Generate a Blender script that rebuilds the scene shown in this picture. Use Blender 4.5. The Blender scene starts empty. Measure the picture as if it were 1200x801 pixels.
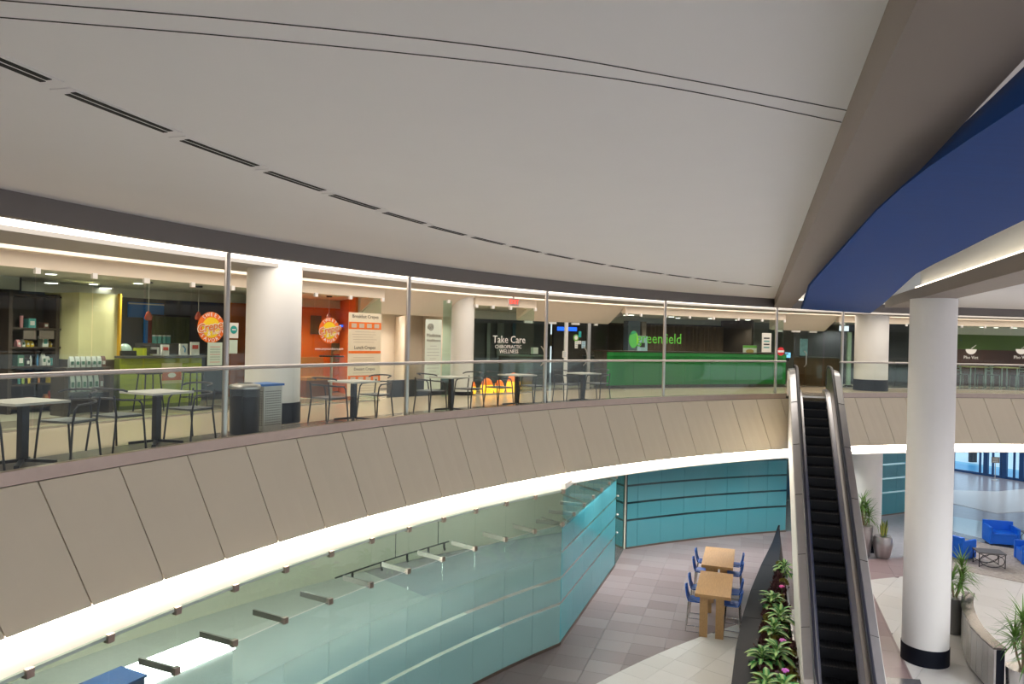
import bpy, math, random
from mathutils import Vector, Matrix
random.seed(7)
S = bpy.context.scene
COL = S.collection
R_ = math.radians
# ------------------------------------------------------------------ camera
UZ = 5.6                                   # upper floor level above the lower floor
EYE = Vector((0, 0, UZ + 1.558))
FPX = 870.0
_roll, _pit = R_(1.31), R_(-0.24)
_fw = Vector((0, math.cos(_pit), math.sin(_pit)))
_u0 = Vector((0, -math.sin(_pit), math.cos(_pit)))
_r0 = Vector((1, 0, 0))
_r = _r0 * math.cos(_roll) + _u0 * math.sin(_roll)
_u = -_r0 * math.sin(_roll) + _u0 * math.cos(_roll)
cd = bpy.data.cameras.new('camera')
cam = bpy.data.objects.new('camera', cd)
COL.objects.link(cam)
cd.sensor_fit = 'HORIZONTAL'; cd.sensor_width = 36.0; cd.lens = 36.0 * FPX / 1200.0
cd.clip_start = 0.05; cd.clip_end = 400
m = Matrix((_r, _u, -_fw)).transposed().to_4x4()
m.translation = EYE
cam.matrix_world = m
S.camera = cam
# ------------------------------------------------------------------ world, view
w = bpy.data.worlds.new('world'); S.world = w; w.use_nodes = True
bg = w.node_tree.nodes['Background']
bg.inputs[0].default_value = (0.86, 0.93, 1.0, 1); bg.inputs[1].default_value = 1.0
S.view_settings.view_transform = 'Standard'; S.view_settings.look = 'None'
S.view_settings.exposure = 0.4; S.view_settings.gamma = 1.0
S.view_settings.use_curve_mapping = False
S.cycles.transparent_max_bounces = 32
S.cycles.max_bounces = 10

# ------------------------------------------------------------------ layout helpers
CX, CY, RR = 19.87, -1.2, 26.5             # the atrium is a circle; off = metres outwards from its edge
def P(a, off, z=0.0):
    a = R_(a); return Vector((CX + (RR + off) * math.cos(a), CY + (RR + off) * math.sin(a), z))
def ray(x, y): return _fw + _r * ((x - 600) / FPX) - _u * ((y - 400.5) / FPX)
def pz(x, y, z):                           # photo pixel -> point on a level plane
    d = ray(x, y); return EYE + d * ((z - EYE.z) / d.z)
def pr(x, y, off):                         # photo pixel -> point on the ring at off; returns point, angle
    d = ray(x, y); R = RR + off
    ox, oy = EYE.x - CX, EYE.y - CY
    A = d.x * d.x + d.y * d.y; B = 2 * (d.x * ox + d.y * oy); Cc = ox * ox + oy * oy - R * R
    t = (-B + math.sqrt(B * B - 4 * A * Cc)) / (2 * A)
    p = EYE + d * t
    return p, math.degrees(math.atan2(p.y - CY, p.x - CX))
def polar(p): return math.degrees(math.atan2(p[1] - CY, p[0] - CX)), math.hypot(p[0] - CX, p[1] - CY) - RR
def proj(p):
    q = Vector(p) - EYE; w_ = q.dot(_fw)
    if w_ <= 0.05: return (-9999, -9999)
    return 600 + FPX * q.dot(_r) / w_, 400.5 - FPX * q.dot(_u) / w_

# ------------------------------------------------------------------ materials
MATS = {}
def mat(name, col, rough=0.5, metal=0.0, var=0.0, scale=8.0, bump=0.0, emit=None, es=0.0, spec=0.5, stretch=None, coat=0.0):
    if name in MATS: return MATS[name]
    M = bpy.data.materials.new(name); M.use_nodes = True
    nt = M.node_tree; b = nt.nodes['Principled BSDF']
    b.inputs['Base Color'].default_value = (*col, 1)
    b.inputs['Roughness'].default_value = rough; b.inputs['Metallic'].default_value = metal
    b.inputs['Specular IOR Level'].default_value = spec
    if coat: b.inputs['Coat Weight'].default_value = coat
    if emit: 
        b.inputs['Emission Color'].default_value = (*emit, 1); b.inputs['Emission Strength'].default_value = es
    if var or bump:
        tc = nt.nodes.new('ShaderNodeTexCoord'); mp = nt.nodes.new('ShaderNodeMapping')
        nt.links.new(tc.outputs['Object'], mp.inputs['Vector'])
        if stretch: mp.inputs['Scale'].default_value = stretch
        nz = nt.nodes.new('ShaderNodeTexNoise'); nz.inputs['Scale'].default_value = scale; nz.inputs['Detail'].default_value = 4
        nt.links.new(mp.outputs['Vector'], nz.inputs['Vector'])
        if var:
            mx = nt.nodes.new('ShaderNodeMix'); mx.data_type = 'RGBA'
            mx.inputs[6].default_value = (*[max(0, c * (1 - var)) for c in col], 1)
            mx.inputs[7].default_value = (*[min(1, c * (1 + var)) for c in col], 1)
            nt.links.new(nz.outputs['Fac'], mx.inputs[0]); nt.links.new(mx.outputs[2], b.inputs['Base Color'])
        if bump:
            bp = nt.nodes.new('ShaderNodeBump'); bp.inputs['Strength'].default_value = bump; bp.inputs['Distance'].default_value = 0.01
            nt.links.new(nz.outputs['Fac'], bp.inputs['Height']); nt.links.new(bp.outputs['Normal'], b.inputs['Normal'])
    MATS[name] = M; return M
def lamp(name, col, s):
    if name in MATS: return MATS[name]
    M = bpy.data.materials.new(name); M.use_nodes = True; nt = M.node_tree
    nt.nodes.remove(nt.nodes['Principled BSDF']); e = nt.nodes.new('ShaderNodeEmission')
    e.inputs[0].default_value = (*col, 1); e.inputs[1].default_value = s
    nt.links.new(e.outputs[0], nt.nodes['Material Output'].inputs[0]); MATS[name] = M; return M
def glassmat(name, tint, refl=1.0, rough=0.0, frost=None):
    """clear sheet glass: tinted transmission plus Fresnel reflection; frost = dict(col, lo, hi, stripes) adds an etched film"""
    if name in MATS: return MATS[name]
    M = bpy.data.materials.new(name); M.use_nodes = True; nt = M.node_tree; N = nt.nodes; L = nt.links
    N.remove(N['Principled BSDF']); out = N['Material Output']
    tr = N.new('ShaderNodeBsdfTransparent'); tr.inputs[0].default_value = (*tint, 1)
    gl = N.new('ShaderNodeBsdfGlossy'); gl.inputs[0].default_value = (1, 1, 1, 1); gl.inputs['Roughness'].default_value = rough
    fr = N.new('ShaderNodeFresnel'); g0 = N.new('ShaderNodeNewGeometry')
    io = N.new('ShaderNodeMapRange'); io.inputs['To Min'].default_value = 1.45; io.inputs['To Max'].default_value = 1 / 1.45   # same index seen from inside the sheet
    L.new(g0.outputs['Backfacing'], io.inputs['Value']); L.new(io.outputs['Result'], fr.inputs[0])
    mu = N.new('ShaderNodeMath'); mu.operation = 'MULTIPLY'; mu.inputs[1].default_value = refl; L.new(fr.outputs[0], mu.inputs[0])
    mx = N.new('ShaderNodeMixShader'); L.new(mu.outputs[0], mx.inputs[0]); L.new(tr.outputs[0], mx.inputs[1]); L.new(gl.outputs[0], mx.inputs[2])
    last = mx
    if frost:
        df = N.new('ShaderNodeBsdfDiffuse'); df.inputs[0].default_value = (*frost['col'], 1)
        tl = N.new('ShaderNodeBsdfTranslucent'); tl.inputs[0].default_value = (*frost['col'], 1)
        m1 = N.new('ShaderNodeMixShader'); m1.inputs[0].default_value = 0.55; L.new(df.outputs[0], m1.inputs[1]); L.new(tl.outputs[0], m1.inputs[2])
        m3 = N.new('ShaderNodeMixShader'); L.new(mu.outputs[0], m3.inputs[0]); L.new(m1.outputs[0], m3.inputs[1]); L.new(gl.outputs[0], m3.inputs[2])
        ge = N.new('ShaderNodeNewGeometry'); sp = N.new('ShaderNodeSeparateXYZ'); L.new(ge.outputs['Position'], sp.inputs[0])
        mr = N.new('ShaderNodeMapRange'); mr.interpolation_type = 'SMOOTHSTEP'
        mr.inputs['From Min'].default_value = frost['hi']; mr.inputs['From Max'].default_value = frost['lo']
        mr.inputs['To Min'].default_value = frost.get('top', 0.0); mr.inputs['To Max'].default_value = frost.get('max', 0.93)
        L.new(sp.outputs['Z'], mr.inputs['Value'])
        f = mr.outputs['Result']
        for zs in frost['stripes']:
            cmpn = N.new('ShaderNodeMath'); cmpn.operation = 'COMPARE'; cmpn.inputs[1].default_value = zs; cmpn.inputs[2].default_value = 0.036
            L.new(sp.outputs['Z'], cmpn.inputs[0])
            inv = N.new('ShaderNodeMath'); inv.operation = 'SUBTRACT'; inv.inputs[0].default_value = 1.0; L.new(cmpn.outputs[0], inv.inputs[1])
            mm = N.new('ShaderNodeMath'); mm.operation = 'MULTIPLY'; L.new(f, mm.inputs[0]); L.new(inv.outputs[0], mm.inputs[1]); f = mm.outputs[0]
        m2 = N.new('ShaderNodeMixShader'); L.new(f, m2.inputs[0]); L.new(mx.outputs[0], m2.inputs[1]); L.new(m3.outputs[0], m2.inputs[2])
        last = m2
    L.new(last.outputs[0], out.inputs[0]); MATS[name] = M; return M
def stone(name, c1, c2, speck=60.0, rough=0.25, big=0.6):
    """granite: large soft tone shift plus fine speckle"""
    if name in MATS: return MATS[name]
    M = bpy.data.materials.new(name); M.use_nodes = True; nt = M.node_tree; N = nt.nodes; L = nt.links; b = N['Principled BSDF']
    tc = N.new('ShaderNodeTexCoord')
    n1 = N.new('ShaderNodeTexNoise'); n1.inputs['Scale'].default_value = speck; n1.inputs['Detail'].default_value = 3; L.new(tc.outputs['Object'], n1.inputs['Vector'])
    oi = N.new('ShaderNodeObjectInfo')
    ad = N.new('ShaderNodeMath'); ad.operation = 'MULTIPLY_ADD'; ad.inputs[1].default_value = big; L.new(oi.outputs['Random'], ad.inputs[0])
    s1 = N.new('ShaderNodeMath'); s1.operation = 'MULTIPLY_ADD'; s1.inputs[1].default_value = 0.7; s1.inputs[2].default_value = -0.35 + (1 - big) * 0.5
    L.new(n1.outputs['Fac'], s1.inputs[0]); L.new(s1.outputs[0], ad.inputs[2])
    mx = N.new('ShaderNodeMix'); mx.data_type = 'RGBA'; mx.inputs[6].default_value = (*c1, 1); mx.inputs[7].default_value = (*c2, 1)
    L.new(ad.outputs[0], mx.inputs[0]); L.new(mx.outputs[2], b.inputs['Base Color']); b.inputs['Roughness'].default_value = rough
    MATS[name] = M; return M

white_paint = mat('white_paint', (0.82, 0.80, 0.77), 0.55, var=0.02, scale=3)
ceil_paint = mat('ceiling_paint', (0.84, 0.83, 0.82), 0.6, var=0.02, scale=1.5)
soffit_paint = mat('soffit_paint', (0.36, 0.345, 0.335), 0.6, var=0.02)
beam_paint = mat('beam_paint', (0.245, 0.20, 0.17), 0.55, var=0.03, scale=2)
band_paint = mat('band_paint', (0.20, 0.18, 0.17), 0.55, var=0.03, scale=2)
blue_paint = mat('blue_paint', (0.003, 0.055, 0.26), 0.6, var=0.12, scale=3, stretch=(1, 6, 1), spec=0.12)
cream_paint = mat('cream_paint', (0.80, 0.70, 0.58), 0.6, var=0.02)
fascia_mat = mat('fascia_laminate', (0.76, 0.665, 0.51), 0.4, var=0.02, scale=2)
joint_dark = mat('joint_dark', (0.05, 0.045, 0.04), 0.8, var=0.1)
steel = mat('brushed_steel', (0.62, 0.58, 0.55), 0.32, 1.0, var=0.05, scale=40, stretch=(1, 1, 0.05))
steel_shoe = mat('shoe_steel', (0.50, 0.39, 0.33), 0.34, 0.8, var=0.1, scale=6)
esc_steel = mat('escalator_steel', (0.50, 0.50, 0.53), 0.3, 1.0, var=0.06, scale=6)
esc_panel = mat('escalator_panel', (0.46, 0.41, 0.36), 0.3, 1.0, var=0.05, scale=6)
black_rubber = mat('black_rubber', (0.012, 0.014, 0.03), 0.35, var=0.1)
step_black = mat('step_black', (0.012, 0.013, 0.017), 0.5, 0.3, var=0.15, scale=30)
black_metal = mat('black_metal', (0.03, 0.03, 0.034), 0.4, 0.6, var=0.1, scale=20)
granite_black = mat('black_granite', (0.009, 0.011, 0.018), 0.45, var=0.25, scale=70, spec=0.12)
clip_metal = mat('clip_metal', (0.88, 0.86, 0.84), 0.4, 0.3, var=0.03)
bronze_clip = mat('bronze_clip', (0.42, 0.33, 0.28), 0.35, 1.0, var=0.08)
guard_glass = glassmat('guard_glass', (0.93, 0.965, 0.945), 0.42)
shop_glass = glassmat('shop_glass', (0.90, 0.95, 0.92), 0.6)
low_glass = glassmat('lower_clear_glass', (0.80, 0.90, 0.87), 0.9)
film_left = glassmat('film_glass_near', (0.80, 0.90, 0.87), 0.9, frost=dict(col=(0.36, 0.54, 0.55), lo=0.9, hi=2.8, stripes=[0.98, 1.58], top=0.22, max=0.9))
film_back = glassmat('film_glass_back', (0.72, 0.88, 0.88), 0.9, frost=dict(col=(0.17, 0.55, 0.62), lo=2.70, hi=2.80, stripes=[0.98, 1.58, 2.18, 2.79], max=0.92))
door_green = glassmat('tinted_door_glass', (0.30, 0.55, 0.52), 1.0)
strip_lit = lamp('strip_light', (1.0, 0.90, 0.77), 3.0)
cove_lit = lamp('cove_light', (1.0, 0.885, 0.72), 18.0)
opal_lit = lamp('opal_panel', (1.0, 0.97, 0.92), 22.0)
down_lit = lamp('downlight', (1.0, 0.94, 0.82), 5.0)

# ------------------------------------------------------------------ mesh builder
class MB:
    def __init__(s): s.v = []; s.f = []
    def add(s, vs, fs):
        o = len(s.v); s.v += [Vector(v) for v in vs]; s.f += [tuple(i + o for i in f) for f in fs]; return s
    def box(s, c, d, rz=0.0, rx=0.0, ry=0.0, M=None):
        x, y, z = d[0] / 2, d[1] / 2, d[2] / 2
        vs = [Vector((a, b, e)) for e in (-z, z) for b in (-y, y) for a in (-x, x)]
        mm = Matrix.Rotation(rz, 4, 'Z') @ Matrix.Rotation(ry, 4, 'Y') @ Matrix.Rotation(rx, 4, 'X')
        vs = [mm @ v + Vector(c) for v in vs]
        if M: vs = [M @ v for v in vs]
        return s.add(vs, [(0, 2, 3, 1), (4, 5, 7, 6), (0, 1, 5, 4), (2, 6, 7, 3), (0, 4, 6, 2), (1, 3, 7, 5)])
    def bar(s, a, b, w, h):
        """square bar between two points"""
        a, b = Vector(a), Vector(b); d = (b - a); L = d.length; d.normalize()
        up = Vector((0, 0, 1)) if abs(d.z) < 0.95 else Vector((0, 1, 0))
        x = d.cross(up).normalized(); y = x.cross(d).normalized()
        vs = []
        for e in (a, b):
            for sx, sy in ((-1, -1), (1, -1), (1, 1), (-1, 1)): vs.append(e + x * (sx * w / 2) + y * (sy * h / 2))
        return s.add(vs, [(0, 3, 2, 1), (4, 5, 6, 7), (0, 1, 5, 4), (1, 2, 6, 5), (2, 3, 7, 6), (3, 0, 4, 7)])
    def tube(s, pts, r, n=8, closed=False, rs=None):
        pts = [Vector(p) for p in pts]; k = len(pts); vs = []; prev = None
        for i, p in enumerate(pts):
            if closed: t = pts[(i + 1) % k] - pts[i - 1]
            else: t = pts[min(i + 1, k - 1)] - pts[max(i - 1, 0)]
            if t.length < 1e-9: t = Vector((0, 0, 1))
            t.normalize()
            if prev is None:
                up = Vector((0, 0, 1)) if abs(t.z) < 0.9 else Vector((1, 0, 0)); x = t.cross(up).normalized()
            else:
                x = prev - t * prev.dot(t); x.normalize()
            prev = x; y = t.cross(x); rr = rs[i] if rs else r
            for j in range(n):
                an = 2 * math.pi * j / n; vs.append(p + (x * math.cos(an) + y * math.sin(an)) * rr)
        fs = []
        for i in range(k if closed else k - 1):
            for j in range(n):
                a = i * n + j; b = i * n + (j + 1) % n; c = ((i + 1) % k) * n + (j + 1) % n; d = ((i + 1) % k) * n + j
                fs.append((a, b, c, d))
        if not closed: fs += [tuple(range(n))[::-1], tuple((k - 1) * n + j for j in range(n))]
        return s.add(vs, fs)
    def lathe(s, prof, n=24, c=(0, 0, 0)):
        vs = []; k = len(prof)
        for r, z in prof:
            for j in range(n):
                a = 2 * math.pi * j / n; vs.append(Vector((c[0] + r * math.cos(a), c[1] + r * math.sin(a), c[2] + z)))
        fs = []
        for i in range(k - 1):
            for j in range(n): fs.append((i * n + j, i * n + (j + 1) % n, (i + 1) * n + (j + 1) % n, (i + 1) * n + j))
        fs += [tuple(range(n))[::-1], tuple((k - 1) * n + j for j in range(n))]
        return s.add(vs, fs)
    def prism(s, poly, z0, z1):
        n = len(poly); A = sum(poly[i][0] * poly[(i + 1) % n][1] - poly[(i + 1) % n][0] * poly[i][1] for i in range(n))
        if A < 0: poly = poly[::-1]
        vs = [Vector((p[0], p[1], z0)) for p in poly] + [Vector((p[0], p[1], z1)) for p in poly]
        fs = [tuple(range(n))[::-1], tuple(range(n, 2 * n))] + [(i, (i + 1) % n, n + (i + 1) % n, n + i) for i in range(n)]
        return s.add(vs, fs)
    def ring(s, a0, a1, o0, o1, z0, z1, step=1.0):
        """solid ring sector between two offsets; z0, z1 may be (inner, outer) pairs"""
        if a0 > a1: a0, a1 = a1, a0
        k = max(1, int(math.ceil((a1 - a0) / step)))
        zi0, zo0 = z0 if isinstance(z0, tuple) else (z0, z0); zi1, zo1 = z1 if isinstance(z1, tuple) else (z1, z1)
        vs = []
        for i in range(k + 1):
            a = a0 + (a1 - a0) * i / k
            vs += [P(a, o0, zi0), P(a, o1, zo0), P(a, o1, zo1), P(a, o0, zi1)]
        fs = [(0, 1, 2, 3)[::1], tuple(4 * k + j for j in (3, 2, 1, 0))]
        for i in range(k):
            b = 4 * i
            for j in range(4): fs.append((b + j, b + 4 + j, b + 4 + (j + 1) % 4, b + (j + 1) % 4))
        return s.add(vs, fs)
    def sweep(s, sec, path):
        """section [(x, dz)] swept along path [(y, z)] (local escalator frame)"""
        n = len(sec); k = len(path); vs = [Vector((x, y, z + dz)) for (y, z) in path for (x, dz) in sec]
        fs = [tuple(range(n)), tuple((k - 1) * n + j for j in range(n))[::-1]]
        for i in range(k - 1):
            for j in range(n): fs.append((i * n + j, (i + 1) * n + j, (i + 1) * n + (j + 1) % n, i * n + (j + 1) % n))
        return s.add(vs, fs)
    def ell(s, c, r, n=12, k=7):
        vs = []
        for i in range(1, k):
            t = math.pi * i / k
            for j in range(n):
                a = 2 * math.pi * j / n
                vs.append((c[0] + r[0] * math.sin(t) * math.cos(a), c[1] + r[1] * math.sin(t) * math.sin(a), c[2] + r[2] * math.cos(t)))
        vs += [(c[0], c[1], c[2] + r[2]), (c[0], c[1], c[2] - r[2])]; T = (k - 1) * n
        fs = [(T, j, (j + 1) % n)[::1] for j in range(n)] + [(T + 1, (k - 2) * n + (j + 1) % n, (k - 2) * n + j) for j in range(n)]
        for i in range(k - 2):
            for j in range(n): fs.append((i * n + j, (i + 1) * n + j, (i + 1) * n + (j + 1) % n, i * n + (j + 1) % n))
        return s.add(vs, fs)
    def mesh(s, name, mt, smooth=False):
        me = bpy.data.meshes.new(name); me.from_pydata([tuple(v) for v in s.v], [], s.f); me.update()
        import bmesh
        bm = bmesh.new(); bm.from_mesh(me); bmesh.ops.recalc_face_normals(bm, faces=bm.faces); bm.to_mesh(me); bm.free()
        me.materials.append(mt)
        if smooth:
            for p in me.polygons: p.use_smooth = True
            try: me.set_sharp_from_angle(angle=R_(38))
            except Exception: pass
        return me
    def build(s, name, mt, parent=None, smooth=False, world=False, origin=None):
        """world=True: the vertices are world points; they are moved into the parent's frame or re-based on their own foot"""
        if world:
            if parent:
                iv = pmat(parent).inverted(); s.v = [iv @ v for v in s.v]
            else:
                xs = [v.x for v in s.v]; ys = [v.y for v in s.v]; zs = [v.z for v in s.v]
                o = Vector(((min(xs) + max(xs)) / 2, (min(ys) + max(ys)) / 2, min(zs))) if origin is None else Vector(origin)
                s.v = [v - o for v in s.v]
        ob = bpy.data.objects.new(name, s.mesh(name, mt, smooth)); COL.objects.link(ob)
        if world and not parent: ob.location = o
        if parent: ob.parent = parent
        return ob
def pmat(o):
    M = Matrix.Translation(o.location) @ o.rotation_euler.to_matrix().to_4x4() @ Matrix.Diagonal((*o.scale, 1))
    return pmat(o.parent) @ M if o.parent else M
def tag(o, label, cat, group=None):
    o['label'] = label; o['category'] = cat
    if group: o['group'] = group
    return o
def thing(name, label, cat, loc=(0, 0, 0), rz=0.0, group=None):
    o = bpy.data.objects.new(name, None); COL.objects.link(o); o.location = loc; o.rotation_euler = (0, 0, rz); o.empty_display_size = 0.1
    return tag(o, label, cat, group)
def struct(o): o['kind'] = 'structure'; return o
def copy_tree(o, loc=None, rz=None, parent=None, label=None, group=None):
    c = o.copy(); COL.objects.link(c)
    if parent: c.parent = parent
    if loc is not None: c.location = loc
    if rz is not None: c.rotation_euler = (0, 0, rz)
    if label: c['label'] = label
    if group: c['group'] = group
    for ch in o.children: copy_tree(ch, parent=c)
    return c
def put(name, me, parent, M=None):
    o = bpy.data.objects.new(name, me); COL.objects.link(o); o.parent = parent
    if M is not None: o.matrix_local = M
    return o
def rz_at(a): return R_(a - 90)            # local +y points outwards (away from the atrium), local +x to the right along the ring
def text_mesh(body, size, depth=0.004, shear=0.0, spacing=1.0, outline=0.0):
    cu = bpy.data.curves.new('txt', 'FONT'); cu.body = body; cu.size = size; cu.extrude = depth; cu.align_x = 'CENTER'; cu.align_y = 'CENTER'
    cu.shear = shear; cu.space_character = spacing; cu.resolution_u = 2; cu.offset = outline
    ob = bpy.data.objects.new('txt', cu); COL.objects.link(ob)
    dg = bpy.context.evaluated_depsgraph_get(); me = bpy.data.meshes.new_from_object(ob.evaluated_get(dg))
    bpy.data.objects.remove(ob); bpy.data.curves.remove(cu)
    return me
def text(name, body, size, mt, parent, loc, depth=0.003, shear=0.0, rot=0.0, spacing=1.0, outline=0.0):
    """lettering standing upright in the parent's x-z plane, facing local -y"""
    me = text_mesh(body, size, depth, shear, spacing, outline); me.materials.clear(); me.materials.append(mt); me.name = name
    o = bpy.data.objects.new(name, me); COL.objects.link(o)
    if parent: o.parent = parent
    o.matrix_local = Matrix.Translation(loc) @ Matrix.Rotation(R_(90), 4, 'X') @ Matrix.Rotation(rot, 4, 'Z')
    return o

def flat_panel(mb, p0, p1, z0, z1, t=0.014):
    """upright sheet between two plan points"""
    p0 = Vector((p0[0], p0[1], 0)); p1 = Vector((p1[0], p1[1], 0)); d = (p1 - p0).normalized(); n = Vector((-d.y, d.x, 0)) * t / 2
    vs = [p0 - n, p1 - n, p1 + n, p0 + n]
    mb.add([Vector((v.x, v.y, z0)) for v in vs] + [Vector((v.x, v.y, z1)) for v in vs], [(0, 3, 2, 1), (4, 5, 6, 7), (0, 1, 5, 4), (1, 2, 6, 5), (2, 3, 7, 6), (3, 0, 4, 7)])
    return mb

# ================================================================== STRUCTURE
A0, A1 = 84.0, 172.0
AZ = R_(18.26)
DD = Vector((math.sin(AZ), math.cos(AZ), 0)); LL = Vector((math.cos(AZ), -math.sin(AZ), 0))   # escalator / beam axis and its right
def rl(run, lat, z=0.0): v = DD * run + LL * lat; v.z = z; return v
def runlat(p): return p[0] * DD.x + p[1] * DD.y, p[0] * LL.x + p[1] * LL.y
def ring_hit(lat, off=0.0):
    lo, hi = 0.0, 60.0
    for _ in range(50):
        mid = (lo + hi) / 2
        if polar(rl(mid, lat))[1] < off: lo = mid
        else: hi = mid
    return lo
# ---- lower floor
gr_tile = stone('granite_grey_rose', (0.185, 0.135, 0.132), (0.315, 0.265, 0.268), 55, 0.3, 0.6)
gr_rose = stone('granite_rose', (0.27, 0.185, 0.185), (0.36, 0.27, 0.27), 55, 0.3, 0.6)
gr_white = stone('pale_terrazzo', (0.62, 0.60, 0.57), (0.74, 0.72, 0.70), 80, 0.28, 0.6)
gr_grey = stone('granite_far_grey', (0.30, 0.28, 0.30), (0.42, 0.40, 0.43), 6, 0.22, 0.0)
floor = struct(MB().prism([(-30, -12), (70, -12), (70, 70), (-30, 70)], -0.3, -0.012).build('floor', gr_grey, world=True))
def clip(poly, n, d):
    """keep the part where n.p <= d"""
    out = []
    for i in range(len(poly)):
        a, b = poly[i], poly[(i + 1) % len(poly)]
        da, db = n[0] * a[0] + n[1] * a[1] - d, n[0] * b[0] + n[1] * b[1] - d
        if da <= 0: out.append(a)
        if (da < 0 < db) or (db < 0 < da):
            t = da / (da - db); out.append((a[0] + (b[0] - a[0]) * t, a[1] + (b[1] - a[1]) * t))
    return out
def tile_grid(name, mt, ang, su, sv, zones, gap=0.006):
    e1 = Vector((math.cos(ang), math.sin(ang))); e2 = Vector((-math.sin(ang), math.cos(ang)))
    shared = {}
    for i in range(-60, 80):
        for j in range(-20, 90):
            c = e1 * (i * su) + e2 * (j * sv)
            if not (-1 < c.x < 22 and 13 < c.y < 30): continue
            px = proj((c.x, c.y, 0))
            if not (520 < px[0] < 1225 and px[1] < 845): continue
            a, off = polar(c); run, lat = runlat(c)
            for zone in zones:
                poly = [tuple(c + e1 * (sx * (su - gap) / 2) + e2 * (sy * (sv - gap) / 2)) for sx, sy in ((-1, -1), (1, -1), (1, 1), (-1, 1))]
                full = list(poly)
                for kind, val, sgn in zone:
                    if kind == 'off':
                        n = (math.cos(R_(a)), math.sin(R_(a))); d = (CX * n[0] + CY * n[1]) + RR + val
                    else:
                        n = (LL.x, LL.y); d = val
                    poly = clip(poly, (n[0] * sgn, n[1] * sgn), d * sgn)
                    if len(poly) < 3: break
                if len(poly) < 3: continue
                ar = abs(sum(poly[k][0] * poly[(k + 1) % len(poly)][1] - poly[(k + 1) % len(poly)][0] * poly[k][1] for k in range(len(poly)))) / 2
                if ar < 0.01: continue
                if ar > su * sv * 0.97:
                    if name not in shared:
                        shared[name] = MB().prism([(p[0] - c.x, p[1] - c.y) for p in full], -0.012, 0.0).mesh(name, mt)
                    o = bpy.data.objects.new(name, shared[name]); COL.objects.link(o); o.parent = floor
                    o.location = Vector((c.x, c.y, 0)) - floor.location
                else:
                    o = MB().prism([(p[0] - c.x, p[1] - c.y) for p in poly], -0.012, 0.0).build(name, mt, floor)
                    o.location = Vector((c.x, c.y, 0)) - floor.location
tile_grid('granite_tile', gr_tile, -AZ, 0.76, 0.62, [[('off', -2.0, -1), ('off', 4.6, 1), ('lat', 1.6, 1)]])
tile_grid('rose_tile', gr_rose, -AZ, 0.95, 0.95, [[('lat', 1.6, -1), ('lat', 3.37, 1), ('off', 0.4, 1)], [('lat', 3.37, -1), ('off', -0.95, -1), ('off', 0.8, 1)]])
tile_grid('pale_tile', gr_white, R_(50), 0.68, 0.68, [[('off', -2.0, 1), ('lat', 1.6, 1)]])
tile_grid('pale_tile', gr_white, R_(50), 1.0, 1.0, [[('lat', 3.37, -1), ('off', -0.95, 1)]])
def zone_poly(name, px, mt, z0=-0.012, z1=0.0, parent=floor):
    return MB().prism([tuple(pz(x, y, 0))[:2] for x, y in px], z0, z1).build(name, mt, parent, world=True)
zone_poly('polished_band', [(1096, 601), (1165, 613), (1215, 622), (1215, 644), (1165, 634), (1096, 617)], mat('polished_pale_stone', (0.42, 0.50, 0.52), 0.12, var=0.06))
zone_poly('dark_band', [(1096, 617), (1165, 634), (1215, 644), (1215, 650), (1165, 639), (1096, 622)], mat('dark_stone', (0.10, 0.10, 0.115), 0.2, var=0.1))
zone_poly('pale_band', [(1096, 573), (1168, 575.5), (1215, 571), (1215, 598), (1168, 601), (1096, 585)], gr_white)
zone_poly('mat_strip', [(1040, 588), (1072, 584), (1080, 592), (1048, 600)], mat('entry_mat', (0.06, 0.07, 0.08), 0.8, var=0.1))
zone_poly('dark_plate', [(965, 789), (1078, 796), (1090, 830), (965, 830)], mat('dark_stone', (0.10, 0.10, 0.115), 0.2), 0.0, 0.006)

# ---- upper floor slab and its concentric paving bands
slab = struct(MB().ring(A0, A1, 0.06, 14, UZ - 0.22, UZ - 0.004).build('floor', mat('shop_floor', (0.10, 0.075, 0.06), 0.35, var=0.2, scale=4), world=True))
for o0, o1, mt in ((0.06, 1.0, stone('upper_grey_stone', (0.24, 0.205, 0.18), (0.31, 0.275, 0.245), 30, 0.2, 0.0)),
                   (1.0, 3.9, stone('upper_beige_stone', (0.58, 0.47, 0.345), (0.68, 0.57, 0.435), 30, 0.2, 0.0)),
                   (3.9, 4.8, stone('upper_taupe_stone', (0.32, 0.26, 0.205), (0.40, 0.33, 0.265), 30, 0.2, 0.0)),
                   (4.8, 5.9, stone('upper_pale_stone', (0.66, 0.58, 0.46), (0.74, 0.66, 0.54), 30, 0.2, 0.0))):
    MB().ring(A0, A1, o0, o1 - 0.006, UZ - 0.004, UZ, 0.7).build('paving_band', mt, slab, world=True)
struct(MB().ring(A0, A1, 0.10, 14, 3.70, UZ - 0.22).build('ceiling', ceil_paint, world=True))     # underside of the upper floor

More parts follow.
